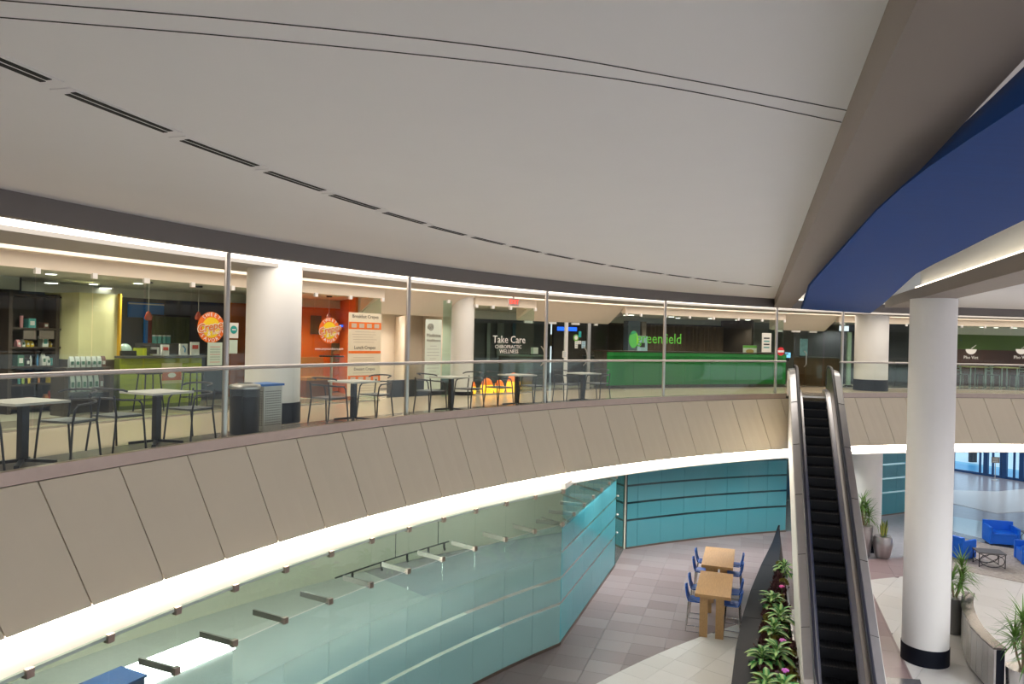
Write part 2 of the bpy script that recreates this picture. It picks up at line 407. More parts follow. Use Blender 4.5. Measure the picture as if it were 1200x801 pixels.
# ---- slanted fascia panels below the glass guard
FZ0, FZ1 = UZ - 1.62, UZ - 0.06
fas = struct(MB().ring(A0, A1, 0.0, 0.10, FZ0 + 0.01, FZ1, 1.0).build('wall_fascia', joint_dark, world=True))
PITCH, SHIFT = 2.19, -1.5
k = 0
a = 159.95 + PITCH * 5
while a > 86:
    mb = MB(); g = 0.018; nx = 3; vs = []
    for side, off in ((0, -0.03), (1, 0.0)):
        for zi, (z, sh) in enumerate(((FZ1 - 0.012, 0.0), (FZ0, SHIFT))):
            for i in range(nx + 1):
                vs.append(P(a + sh - g - (PITCH - 2 * g) * i / nx, off, z))
    n1 = nx + 1; fs = []
    for i in range(nx):
        fs.append((i, i + 1, n1 + i + 1, n1 + i)); b = 2 * n1; fs.append((b + i, b + n1 + i, b + n1 + i + 1, b + i + 1))
        fs.append((i, b + i, b + i + 1, i + 1)); fs.append((n1 + i, n1 + i + 1, b + n1 + i + 1, b + n1 + i))
    fs.append((0, n1, 3 * n1, 2 * n1)); fs.append((nx, 2 * n1 + nx, 3 * n1 + nx, n1 + nx))
    mb.add(vs, fs).build('fascia_panel', fascia_mat, fas, world=True)
    a -= PITCH
cl = MB().ring(A0, A1, 0.03, 0.06, 3.81, FZ0 + 0.005, 1.0).build('cove_light', cove_lit, world=True)
tag(cl, 'continuous warm white light strip under the slanted beige fascia', 'light strip')
struct(MB().ring(135.0, A1, -0.20, 0.03, 3.60, (3.64, 3.82), 1.0).build('trim_1', white_paint, world=True))
struct(MB().ring(A0, 135.0, -0.03, 0.06, 3.70, (3.72, 3.81), 1.0).build('trim_2', white_paint, world=True))

# ---- ceiling of the atrium with its dark edge band
CZ, BZ = UZ + 2.95, UZ + 2.69
bl, br_ = 0.47, 0.96
hitL = ring_hit(bl, 0.05)
aL = polar(rl(hitL, bl))[0]
poly = [tuple(P(aL + (A1 + 6 - aL) * i / 60, 0.05))[:2] for i in range(61)] + [(-12, -9), tuple(rl(-9, bl))[:2]]
ceil = struct(MB().prism(poly, CZ, CZ + 0.12).build('ceiling', ceil_paint, world=True))
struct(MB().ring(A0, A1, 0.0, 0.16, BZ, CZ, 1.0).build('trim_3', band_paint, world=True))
# two curved control joints in the ceiling
def groove(pts):
    ps = [pz(x, y, CZ - 0.0) for x, y in pts]
    f = ps[0] + (ps[0] - ps[1]) * 1.2; ps = [f] + ps
    mb = MB()
    dense = []
    for i in range(len(ps) - 1):
        p0 = ps[max(i - 1, 0)]; p1 = ps[i]; p2 = ps[i + 1]; p3 = ps[min(i + 2, len(ps) - 1)]
        for t in [j / 6 for j in range(6)]:
            dense.append(0.5 * ((2 * p1) + (p2 - p0) * t + (2 * p0 - 5 * p1 + 4 * p2 - p3) * t * t + (3 * p1 - p0 - 3 * p2 + p3) * t ** 3))
    dense.append(ps[-1])
    for q, r2 in zip(dense[:-1], dense[1:]): mb.bar(q, r2, 0.007, 0.006)
    mb.build('ceiling_joint', joint_dark, ceil, world=True)
groove([(0, 0), (300, 25), (600, 58), (800, 92), (992, 129)])
groove([(0, 20), (300, 45), (600, 76), (800, 105), (986, 143)])
# slot air diffusers set in an arc
slot_dark = mat('slot_dark', (0.01, 0.01, 0.01), 0.8, var=0.1)
a = 169.0 - 0.45
for k in range(17):
    a0 = 168.65 - k * 2.545; a1_ = a0 - 2.02
    off = -3.36 + min(k, 6) * 0.045
    if P(a1_, off).x * LL.x + P(a1_, off).y * LL.y > bl - 0.15: break
    mid = P((a0 + a1_) / 2, off, CZ - 0.008)
    d = thing('air_diffuser', 'white linear slot air diffuser set in the curved row on the grey ceiling', 'vent', mid, rz_at((a0 + a1_) / 2), 'ceiling slot diffusers')
    MB().ring(a0 + 0.15, a1_ - 0.15, off - 0.075, off + 0.075, CZ - 0.006, CZ, 0.6).build('frame', ceil_paint, d, world=True)
    MB().ring(a0, a1_, off - 0.05, off - 0.012, CZ - 0.010, CZ - 0.004, 0.6).build('slot', slot_dark, d, world=True)
    MB().ring(a0 - 0.05, a1_ - 0.05, off + 0.012, off + 0.05, CZ - 0.010, CZ - 0.004, 0.6).build('slot', slot_dark, d, world=True)
# ---- corridor ceiling: two light strips, grey soffit
struct(MB().ring(A0, A1, 1.15, 2.55, BZ, BZ + 0.10, 1.0).build('ceiling', soffit_paint, world=True))
struct(MB().ring(A0, A1, 0.16, 12, BZ + 0.12, BZ + 0.20, 1.0).build('ceiling', white_paint, world=True))
struct(MB().ring(A0, A1, 3.10, 3.40, BZ, BZ + 0.10, 1.0).build('ceiling', cream_paint, world=True))
tag(MB().ring(A0, A1 - 2, 0.17, 1.14, BZ + 0.06, BZ + 0.10, 1.0).build('light_strip', strip_lit, world=True), 'curved luminous ceiling strip above the guard rail', 'light strip')
tag(MB().ring(A0, A1 - 2, 2.56, 3.08, BZ + 0.06, BZ + 0.10, 1.0).build('light_strip', strip_lit, world=True), 'curved luminous ceiling strip along the shop fronts', 'light strip')
# ---- beams over the escalator
hb = ring_hit((bl + br_) / 2, 0.0)
struct(MB().prism([tuple(rl(-9, bl))[:2], tuple(rl(hb, bl))[:2], tuple(rl(hb, br_))[:2], tuple(rl(-9, br_))[:2]], BZ, CZ + 0.02).build('ceiling_beam', beam_paint, world=True))
struct(MB().prism([tuple(rl(-9, br_ - 0.09))[:2], tuple(rl(hb, br_ - 0.09))[:2], tuple(rl(hb, br_ - 0.02))[:2], tuple(rl(-9, br_ - 0.02))[:2]], CZ + 0.02, 9.5).build('trim_4', white_paint, world=True))
b2 = [pz(1200, 316, BZ), pz(1067, 352, BZ)]; b2r = [pz(1200, 327, BZ), pz(1101, 350.6, BZ)]
d2 = (b2[1] - b2[0]).normalized(); n2 = Vector((d2.y, -d2.x, 0)); w2 = 0.75
q0 = b2[0] - d2 * 16; q1 = b2[0] + d2 * 11.2
def off2(p, t): return tuple((p + n2 * t))[:2]
struct(MB().prism([off2(q0, 0), off2(q1, 0), off2(q1, w2), off2(q0, w2)], BZ, CZ).build('ceiling_beam', beam_paint, world=True))
up1 = b2[0] + d2 * 7.2
struct(MB().prism([off2(q0, 0.12), off2(up1, 0.12), off2(up1, 0.2), off2(q0, 0.2)], CZ, 9.5).build('trim_5', white_paint, world=True))
struct(MB().prism([off2(up1, 0.12), off2(up1, 2.5), off2(up1 + d2 * 0.08, 2.5), off2(up1 + d2 * 0.08, 0.12)], CZ, 9.5).build('trim_6', white_paint, world=True))
struct(MB().prism([off2(q0, w2), off2(q1, w2), tuple(P(108.5, 0.05))[:2]] + [tuple(P(108.5 - i * 1.2, 0.05))[:2] for i in range(1, 21)] + [(60, 25), (60, -12)], CZ, CZ + 0.1).build('ceiling', ceil_paint, world=True))
struct(MB().prism([tuple(rl(-9, br_ - 0.05))[:2], tuple(rl(27, br_ - 0.05))[:2], tuple(rl(27, 5.2))[:2], tuple(rl(-9, 8.0))[:2]], 9.4, 9.5).build('ceiling', white_paint, world=True))
tag(MB().prism([off2(b2[0] - d2 * 15.5, 0.0), off2(up1, 0.0), off2(up1, 0.10), off2(b2[0] - d2 * 15.5, 0.10)], CZ + 0.005, CZ + 0.03).build('cove_light', lamp('high_cove', (1.0, 0.88, 0.66), 3.2), world=True),
    'warm cove light strip lying on top of the brown beam over the round column', 'light strip')
struct(flat_panel(MB(), rl(25.3, 0.6), rl(25.3, 5.6), CZ - 0.05, 9.5, 0.1).build('wall_end', white_paint, world=True))
tag(flat_panel(MB(), rl(25.1, 1.2), rl(25.1, 5.0), CZ - 0.02, CZ + 0.06, 0.06).build('cove_light', lamp('high_cove', (1.0, 0.88, 0.66), 3.2), world=True), 'short warm cove light strip across the end of the high ceiling', 'light strip')
# ---- blue ceiling ribbon
RZ = UZ + 2.52
Lz, Fz = BZ - 0.004, RZ + 0.03
rows = [  # left edge, fold line, right edge (photo pixels) along the ribbon
    ((1330, -46), (1330, 40), (1330, 203)), ((1200, 91), (1200, 121), (1200, 258)), ((1140, 146), (1136, 163), (1160, 277)), ((1091, 189), (1089, 195), (1120, 297)),
    ((1058, 217), (1057, 220), (1095, 309)), ((1028, 244), (1027, 247), (1073, 321)), ((985, 291), (984, 295), (1050, 342)), ((960, 319), (960, 322), (1035, 356)), ((947, 334), (949, 335), (1026, 362.5)), ((938, 361), (940, 362), (1020, 367))]
vs = []
for l, f, r_ in rows:
    pl_, pf_, pr_ = pz(*l, Lz), pz(*f, Fz), pz(*r_, RZ)
    vs += [pl_, pf_, pf_ + (pr_ - pf_) * 0.5, pr_, pr_ + Vector((0, 0, 0.06)), pl_ + Vector((0.03, 0, 0.05)) + (pr_ - pl_) * 0.5 + Vector((0, 0, 0.1)), pl_ + Vector((0.05, -0.01, 0.10))]
nr = 7; fs = []
for i in range(len(rows) - 1):
    for j in range(nr): fs.append((i * nr + j, (i + 1) * nr + j, (i + 1) * nr + (j + 1) % nr, i * nr + (j + 1) % nr))
fs += [tuple(range(nr)), tuple((len(rows) - 1) * nr + j for j in range(nr))[::-1]]
tag(MB().add(vs, fs).build('ceiling_ribbon', blue_paint, smooth=True, world=True), 'deep blue curved ceiling ribbon hanging beside the brown beam', 'ceiling panel')
for f in (0.25, 0.5, 0.75):                # hangers reach the high ceiling
    p = (pz(1150, 215, RZ) * (1 - f) + pz(985, 355, RZ) * f)
    struct(MB().tube([(p.x, p.y, RZ + 0.15), (p.x, p.y, 9.4)], 0.02, 8).build('trim_7', steel, world=True))

# ---- far side of the hall behind the viewer: walls of the upper level (the lower level stays open to daylight)
hall = mat('hall_wall', (0.36, 0.33, 0.30), 0.7, var=0.05)
struct(MB().box((46, 18, 7.6), (0.3, 60, 4.4)).build('wall_right', hall, world=True))
struct(MB().box((17, -9.4, 7.6), (60, 0.3, 4.4)).build('wall_rear', hall, world=True))
struct(flat_panel(MB(), P(171.8, 0.2), P(171.8, 14), 0, 8.5, 0.2).build('wall_left', hall, world=True))
# ---- round columns
def column(name, x, y, z0, z1, r, label, band=0.32, mt=white_paint):
    c = thing(name, label, 'column', (x, y, z0))
    MB().lathe([(r, band), (r, z1 - z0)], 48).build('shaft', mt, c, True)
    MB().lathe([(r + 0.015, 0), (r + 0.015, band)], 48).build('base_band', granite_black, c, True)
    return c
column('round_column', 9.66, 17.05, 0, BZ, 0.485, 'tall white round column with black base band under the brown beam', 0.38)
column('round_column', 12.68, 26.3, 0, 3.70, 0.5, 'white round column behind the two tall metal pots on the lower floor', 0.4)
c1 = pz(319.5, 497, UZ); column('round_column', c1.x - 0.15, c1.y + 0.42, UZ, BZ + 0.05, 0.47, 'white round column behind the waste bins on the upper walkway', 0.36)
c3 = pz(1022, 452.5, UZ); column('round_column', 12.95, 26.75, UZ, BZ + 0.05, 0.56, 'white round column with dark base on the upper walkway past the escalator', 0.4)
p, a_ = pr(541, 430, 3.75); column('round_column', p.x, p.y, UZ, BZ + 0.05, 0.32, 'slim white round column beside the dark clinic window', 0.1)

# ---- guard of glass with steel handrail
def guard(a_hi, a_lo, label, joints):
    g = thing('glass_guard', label, 'railing', P((a_hi + a_lo) / 2, 0, UZ), rz_at((a_hi + a_lo) / 2))
    MB().ring(a_lo, a_hi, -0.035, 0.06, UZ - 0.06, UZ + 0.085, 0.73).build('base_shoe', steel_shoe, g, world=True)
    for j0, j1 in zip(joints[:-1], joints[1:]):
        MB().ring(j1 + 0.012, j0 - 0.012, 0.0, 0.014, UZ + 0.085, UZ + 1.035, 3.0).build('glass_panel', guard_glass, g, world=True)
    n = int((a_hi - a_lo) / 0.7)
    pts = [P(a_hi + (a_lo - a_hi) * i / n, 0.007, UZ + 1.06) for i in range(n + 1)]
    MB().tube(pts, 0.029, 12).build('handrail', steel, g, True, world=True)
a_e0 = polar(rl(ring_hit(0.85), 0.85))[0]; a_e1 = polar(rl(ring_hit(2.52), 2.52))[0]
js = [159.98 + 2.16 * k for k in range(5, 0, -1)] + [159.98 - 2.17 * k for k in range(21)]
js = [j for j in js if j > a_e0 + 0.8] + [a_e0]
guard(js[0], a_e0, 'long curved glass guard with steel handrail in front of the cafe tables', js)
js2 = [a_e1] + [a_e1 - 0.9 - 2.17 * k for k in range(12)]
guard(a_e1, js2[-1], 'curved glass guard with steel handrail past the escalator head', js2)
# ---- steel posts from floor to ceiling
for a, wh in ((162.6, 'before the merchandise shelves'), (153.77, 'between the lime counter and the black bin'), (144.94, 'between the menu poster and the healthcare poster'), (135.6, 'between the clinic lettering and the glass doors'), (125.97, 'before the green lettering'), (116.16, 'at the end of the green counter'), (110.3, 'past the escalator head')):
    q = P(a, 0.2, UZ)
    s = thing('steel_post', 'slim brushed steel post behind the guard ' + wh, 'post', q, 0, 'posts along the glass guard')
    MB().lathe([(0.042, 0.012), (0.042, BZ - UZ)], 16).build('shaft', steel, s, True)
    MB().lathe([(0.07, 0), (0.07, 0.012)], 16).build('foot_plate', steel, s, True)

# ================================================================== LOWER GLASS WALLS
frame_dark = mat('frame_dark', (0.06, 0.06, 0.062), 0.4, 0.5, var=0.1)
base_rail = mat('base_rail', (0.22, 0.18, 0.15), 0.35, 0.8, var=0.08)
clip_me = MB().box((0, 0, 0), (0.085, 0.075, 0.095)).mesh('clip', bronze_clip)
clip_pale_me = MB().box((0, 0, 0), (0.08, 0.06, 0.09)).mesh('clip', clip_metal)
def glass_wall(name, label, pts, film, z_mid=2.84, z_top=3.66, inset=0.006, bracket=True, clipm=clip_me, top_glass=low_glass):
    mid = sum((Vector((p[0], p[1], 0)) for p in pts), Vector()) / len(pts)
    g = thing(name, label, 'glass wall', mid)
    rail = MB(); panes = []
    for p0, p1 in zip(pts[:-1], pts[1:]):
        a, b = Vector((p0[0], p0[1], 0)), Vector((p1[0], p1[1], 0)); d = (b - a).normalized() * inset
        panes.append(flat_panel(MB(), a + d, b - d, 0.06, z_mid - 0.008).build('glass_panel', film, g, world=True))
        if z_top > z_mid: flat_panel(MB(), a + d, b - d, z_mid + 0.008, z_top).build('upper_glass_panel', top_glass, g, world=True)
        flat_panel(rail, a, b, 0.0, 0.06, 0.05)
    rail.build('base_rail', base_rail, g, world=True)
    for i, p in enumerate(pts):
        q = pts[min(i + 1, len(pts) - 1)]; q0 = pts[max(i - 1, 0)]
        d = Vector((q[0] - q0[0], q[1] - q0[1], 0)).normalized(); n = Vector((-d.y, d.x, 0)); rz = math.atan2(d.y, d.x)
        zs = [z_mid] + ([z_top - 0.05] if z_top > z_mid else [])
        for z in zs: put('clip', clipm, panes[min(i, len(panes) - 1)], Matrix.Translation(Vector((p[0], p[1], z)) - mid) @ Matrix.Rotation(rz, 4, 'Z'))
        if bracket:
            a = Vector((p[0], p[1], z_mid)) + n * 0.03; b = a + n * 0.62
            MB().bar(a, b, 0.035, 0.085).build('bracket', mat('bracket_steel', (0.30, 0.27, 0.24), 0.4, 0.8, var=0.05), panes[min(i, len(panes) - 1)], world=True)
    return g
arc_pts = [tuple(P(135.0 + 2.115 * k, -0.2))[:2] for k in range(15, -1, -1)]
glass_wall('curved_glass_wall', 'curved wall of pale green film glass under the fascia', arc_pts, film_left)
Acor = P(135.0, -0.2); Bcor = pz(720, 663, 0); Ccor = pz(731, 643, 0)
fold = [tuple(Acor + (Bcor - Acor) * t)[:2] for t in (0.004, 0.17, 0.335, 0.50, 0.665, 0.83, 1.0)]
glass_wall('angled_glass_wall', 'angled wall of striped turquoise film glass beside the dark glass door', fold, film_back)
struct(flat_panel(MB(), Acor, Acor + (Bcor - Acor) * 0.995, 3.66, 3.80, 0.12).build('trim_8', white_paint, world=True))
backp = [tuple(P(a, 4.6))[:2] for a in (120.45, 119.6, 117.7, 115.8, 114.0, 112.2, 110.4, 108.8, 107.2)]
glass_wall('striped_glass_wall', 'wall of turquoise film glass with clear stripes behind the wooden tables', backp, film_back, bracket=False, clipm=clip_pale_me)
rp = [pz(984, 610.5, 0), pz(1065, 600.5, 0)]; rdir = (rp[1] - rp[0])
rightp = [tuple(rp[0] + rdir * t)[:2] for t in (0.0, 0.2, 0.4, 0.6, 0.8, 1.0, 1.12)]
glass_wall('striped_glass_wall', 'turquoise striped glass wall beside the lower white column', rightp, film_back, bracket=False, clipm=clip_pale_me)
# dark glass door in the fold
dd = thing('glass_door', 'dark green tinted glass door between the turquoise walls', 'door', (Bcor + Ccor) / 2)
flat_panel(MB(), Bcor + (Ccor - Bcor) * 0.03, Ccor - (Ccor - Bcor) * 0.02, 0.02, 3.3, 0.02).build('door_leaf', door_green, dd, world=True)
dv = (Ccor - Bcor).normalized()
for z in (1.0, 1.58, 2.18): 
    q = Bcor + (Ccor - Bcor) * 0.15 + Vector((dv.y, -dv.x, 0)) * 0.02; q.z = z
    MB().ell(q, (0.03, 0.03, 0.03), 10, 6).build('stud', clip_metal, dd, True, world=True)
# door to the right of the striped wall
d0, d1 = P(107.1, 4.62), P(105.2, 4.9)
dd = thing('glass_door', 'clear glass door with steel handle next to the escalator side', 'door', (d0 + d1) / 2)
flat_panel(MB(), d0, d1, 0.02, 2.84, 0.02).build('door_leaf', low_glass, dd, world=True)
q = d0 + (d1 - d0) * 0.25 - P(106, 1, 0) * 0 ; nn = (Vector((CX, CY, 0)) - q).normalized()
MB().tube([q + nn * 0.02 + Vector((0, 0, 0.7)), q + nn * 0.09 + Vector((0, 0, 0.75)), q + nn * 0.09 + Vector((0, 0, 1.35)), q + nn * 0.02 + Vector((0, 0, 1.4))], 0.016, 8).build('handle', steel, dd, True, world=True)
# rooms behind the lower glass
room_wall = mat('room_wall', (0.62, 0.58, 0.46), 0.7, var=0.03)
room_teal = mat('room_wall_teal', (0.07, 0.13, 0.15), 0.7, var=0.03)
struct(MB().ring(121.5, A1, 7.4, 7.6, 0, 3.70).build('wall_back', room_wall, world=True))
struct(MB().ring(A0 + 12, 121.5, 9.4, 9.6, 0, 3.70).build('wall_back', room_teal, world=True))
struct(flat_panel(MB(), Ccor, P(121.4, 9.5), 0, 3.70, 0.12).build('wall_partition', room_wall, world=True))
for a, o in ((157, 3.2), (151, 3.2), (145, 3.2), (139, 3.2), (134, 4.2), (128, 5.6)):
    c = thing('ceiling_light', 'square opal ceiling light in the room behind the curved glass', 'light', P(a, o, 3.64), rz_at(a), 'lights behind the curved glass')
    MB().box((0, 0, 0.03), (1.24, 0.64, 0.06)).build('frame', white_paint, c); MB().box((0, 0, -0.004), (1.16, 0.56, 0.012)).build('diffuser', opal_lit, c)
for a in (118, 114, 110, 106, 101):  # panels added so the striped film glass glows from behind
    c = thing('ceiling_light', 'added square opal ceiling light in the room behind the striped glass', 'light', P(a, 7.0, 3.64), rz_at(a), 'added lights behind the striped glass')
    MB().box((0, 0, 0.03), (1.24, 0.64, 0.06)).build('frame', white_paint, c); MB().box((0, 0, -0.004), (1.16, 0.56, 0.012)).build('diffuser', lamp('opal_panel_dim', (0.9, 0.97, 1.0), 2.5), c)
MB().ring(135.6, A1, -0.1, 7.4, -0.012, 0.004).build('room_carpet', mat('pale_carpet', (0.50, 0.50, 0.46), 0.9, var=0.05), floor, world=True)
# light table and dark blue cabinet seen through the near glass
p = pz(195, 775, 0.95); a_ = polar(p)[0]
lt = thing('light_table', 'bright white lit counter behind the curved glass', 'counter', (p.x, p.y, 0), rz_at(a_))
MB().box((0, 0, 0.45), (2.3, 0.9, 0.88)).build('body', white_paint, lt); MB().box((0, 0, 0.91), (2.36, 0.95, 0.04)).build('lit_top', opal_lit, lt)
p = pz(112, 806, 1.5); a_ = polar(p)[0]
bc = thing('blue_cabinet', 'dark blue cabinet standing behind the curved glass', 'cabinet', (p.x, p.y, 0), rz_at(a_))
MB().box((0, 0, 0.75), (1.3, 0.6, 1.46)).build('body', mat('navy', (0.01, 0.05, 0.16), 0.35, var=0.1), bc); MB().box((0, 0, 1.50), (1.36, 0.66, 0.04)).build('top', mat('navy_top', (0.02, 0.08, 0.26), 0.25, var=0.1), bc)
# track light
tk = thing('track_light', 'thin black track with small spot heads behind the curved glass', 'track light', P(144.6, 0.55, 2.84), rz_at(144.6))
MB().tube([P(147.9 - 0.55 * i, 0.55, 2.84) for i in range(13)], 0.014, 6).build('track', black_metal, tk, world=True)
MB().tube([P(144.6, 0.55, 2.84), P(144.6, 0.55, 3.70)], 0.008, 6).build('hanger', black_metal, tk, world=True)
MB().tube([P(142.0, 0.55, 2.84), P(142.0, 0.55, 3.70)], 0.008, 6).build('hanger', black_metal, tk, world=True)
for a in (147.0, 145.4, 143.9, 142.6, 141.6):
    q = P(a, 0.55, 2.75); MB().tube([q + Vector((0, 0, 0.09)), q, q + Vector((0.02, -0.05, -0.05))], 0.022, 8).build('spot', black_metal, tk, world=True)

# ================================================================== ESCALATOR
ES_TOP = 24.55; ES_LAT = 1.69
RUN = UZ / math.tan(R_(30.2))
esc = thing('escalator', 'narrow escalator with steel balustrades and black steps rising to the upper floor', 'escalator', rl(ES_TOP - RUN, ES_LAT), -AZ)
TN = math.tan(R_(30.2))
def epath(y0, y1, soft=0.9, n=10):
    """working line (y, z): level at the bottom, sloping, level at the top, with eased corners"""
    def e(y):
        def sm(t): return 0.5 * (t + math.sqrt(t * t + 0.05))
        return TN * (sm(y) - sm(y - RUN))
    ys = [y0 + (y1 - y0) * i / 60 for i in range(61)]
    return [(y, e(y)) for y in ys]
pth = epath(-1.6, RUN + 1.25)
for s in (-1, 1):
    X = lambda v: s * v
    def sec(pts): return [(X(x), z) for x, z in pts]
    MB().sweep(sec([(0.335, -0.02), (0.375, -0.02), (0.375, 0.16), (0.335, 0.16)]), pth).build('skirt', esc_steel, esc)
    MB().sweep(sec([(0.375, 0.10), (0.455, 0.10), (0.455, 0.19), (0.375, 0.17)]), pth).build('inner_deck', esc_steel, esc)
    MB().sweep(sec([(0.455, 0.10), (0.50, 0.10), (0.515, 0.86), (0.485, 0.86)]), pth).build('balustrade', esc_panel, esc)
    deck = MB().sweep(sec([(0.52, 0.10), (0.71, 0.10), (0.71, 0.80), (0.55, 0.83), (0.52, 0.83)]), pth); deck = deck.build('outer_deck', esc_steel, esc)
    MB().sweep(sec([(0.70, -0.95), (0.73, -0.95), (0.73, 0.74), (0.70, 0.74)]), [q for q in pth if q[0] > -0.1]).build('side_cladding', white_paint, esc)
    hp = [(y, z + 0.90) for y, z in pth]
    y, z = hp[-1]; top = [(y + 0.36 * math.sin(t), z - 0.36 + 0.36 * math.cos(t)) for t in [math.pi * k / 8 for k in range(1, 9)]]
    y, z = hp[0]; bot = [(y - 0.36 * math.sin(t), z - 0.36 + 0.36 * math.cos(t)) for t in [math.pi * k / 8 for k in range(8, 0, -1)]]
    full = bot + hp + top
    MB().tube([(X(0.50), y, z) for y, z in full], 0.045, 10).build('handrail', black_rubber, esc, True)
    for (yy, zz), sg in ((hp[-1], 1), (hp[0], -1)):
        ng = [(yy, zz - 0.05)] + [(yy + sg * 0.31 * math.sin(math.pi * k / 8), zz - 0.36 + 0.31 * math.cos(math.pi * k / 8)) for k in range(0, 9)] + [(yy, zz - 0.80), (yy + sg * 0.01, zz - 0.80)]
        vs = [(X(0.485), a, b) for a, b in ng] + [(X(0.515), a, b) for a, b in ng]; n = len(ng)
        MB().add(vs, [tuple(range(n)), tuple(range(n, 2 * n))[::-1]] + [(i, (i + 1) % n, n + (i + 1) % n, n + i) for i in range(n)]).build('newel', esc_steel, esc)
    for q in (0.12, 0.30, 0.48, 0.66, 0.84):     # seams in the outer deck
        yy = RUN * q; zz = yy * TN
        MB().bar((X(0.55), yy, zz + 0.832), (X(0.71), yy, zz + 0.802), 0.012, 0.012).build('deck_seam', joint_dark, deck)
step_me = MB().box((0, 0.2, -0.11), (0.66, 0.40, 0.22))
for i in range(11): step_me.box((-0.30 + i * 0.06, 0.2, 0.004), (0.022, 0.40, 0.012))
step_me = step_me.mesh('step', step_black)
tread = 0.4; nst = int(RUN / tread)
for i in range(nst + 1):
    put('step', step_me, esc, Matrix.Translation((0, i * RUN / (nst + 1), (i + 0.5) * UZ / (nst + 1) - 0.02)))
MB().box((0, RUN + 0.12, UZ - 0.01), (0.67, 0.34, 0.05)).build('comb_plate', mat('comb_alu', (0.72, 0.66, 0.58), 0.3, 1.0, var=0.05), esc)
MB().box((0, RUN + 0.85, UZ + 0.012), (1.06, 1.1, 0.03)).build('landing_plate', mat('landing_alu', (0.40, 0.34, 0.30), 0.4, 0.9, var=0.06), esc)
MB().box((0, -0.75, 0.015), (1.06, 1.5, 0.03)).build('landing_plate', mat('landing_alu', (0.40, 0.34, 0.30), 0.4, 0.9), esc)
MB().add([(x, y, z) for x in (-0.69, 0.69) for y, z in ((0.3, 0.01), (RUN, UZ - 0.35), (RUN, UZ - 1.1), (1.9, 0.01))], [(0, 1, 2, 3), (7, 6, 5, 4), (0, 4, 5, 1), (1, 5, 6, 2), (2, 6, 7, 3), (3, 7, 4, 0)]).build('truss', frame_dark, esc)

# ================================================================== PLANTER BESIDE THE ESCALATOR
PZ = 0.6
cop_out = [pz(x, y, PZ) for x, y in ((850, 880), (857, 801), (862, 760), (870, 722), (880, 690), (892, 661), (905, 635), (914, 615))]
def eslat(run, lat): return rl(run, lat)
def edge_in(p):
    run, lat = runlat(p); wdt = 0.50
    return rl(run, min(lat + wdt, ES_LAT - 0.80), PZ)
pl = thing('stone_planter', 'low black granite planter wedge alongside the escalator', 'planter', (6.4, 18.5, 0))
N_ = len(cop_out)
for i in range(N_ - 1):
    o0, o1 = cop_out[i], cop_out[i + 1]; i0, i1 = edge_in(o0), edge_in(o1); g = (o1 - o0).normalized() * 0.004
    MB().prism([tuple(o0 + g)[:2], tuple(o1 - g)[:2], tuple(i1 - g)[:2], tuple(i0 + g)[:2]], 0.0, PZ).build('coping_stone', granite_black, pl, world=True)
inner = [edge_in(q) for q in cop_out]
soil = [tuple(q)[:2] for q in inner] + [tuple(rl(runlat(inner[-1])[0], ES_LAT - 0.76))[:2], tuple(rl(runlat(inner[0])[0], ES_LAT - 0.76))[:2]]
MB().prism(soil, 0.02, PZ - 0.10).build('soil', mat('soil', (0.02, 0.013, 0.01), 0.9, var=0.4, scale=20), pl, world=True)
MB().prism([tuple(rl(runlat(inner[0])[0], ES_LAT - 0.79))[:2], tuple(rl(24.0, ES_LAT - 0.79))[:2], tuple(rl(24.0, ES_LAT - 0.75))[:2], tuple(rl(runlat(inner[0])[0], ES_LAT - 0.75))[:2]], 0.0, PZ + 0.02).build('liner', esc_steel, pl, world=True)
def leaf_mesh(name, L, W, droop, mt, fold=0.25, n=5, tip=1.0):
    vs = []; fs = []
    for i in range(n + 1):
        t = i / n; wv = W * math.sin(math.pi * min(1, (t * 0.92 + 0.06))) ** 0.8 / 2 if i < n else 0.002
        y = L * t * (1 - 0.18 * droop * t); z = -droop * L * t * t * 0.6 + 0.12 * L * t
        vs += [(-wv, y, z + fold * wv), (0, y, z), (wv, y, z + fold * wv)]
    for i in range(n):
        b = 3 * i; fs += [(b, b + 1, b + 4, b + 3), (b + 1, b + 2, b + 5, b + 4)]
    me = bpy.data.meshes.new(name); me.from_pydata(vs, [], fs); me.materials.append(mt)
    for p_ in me.polygons: p_.use_smooth = True
    return me
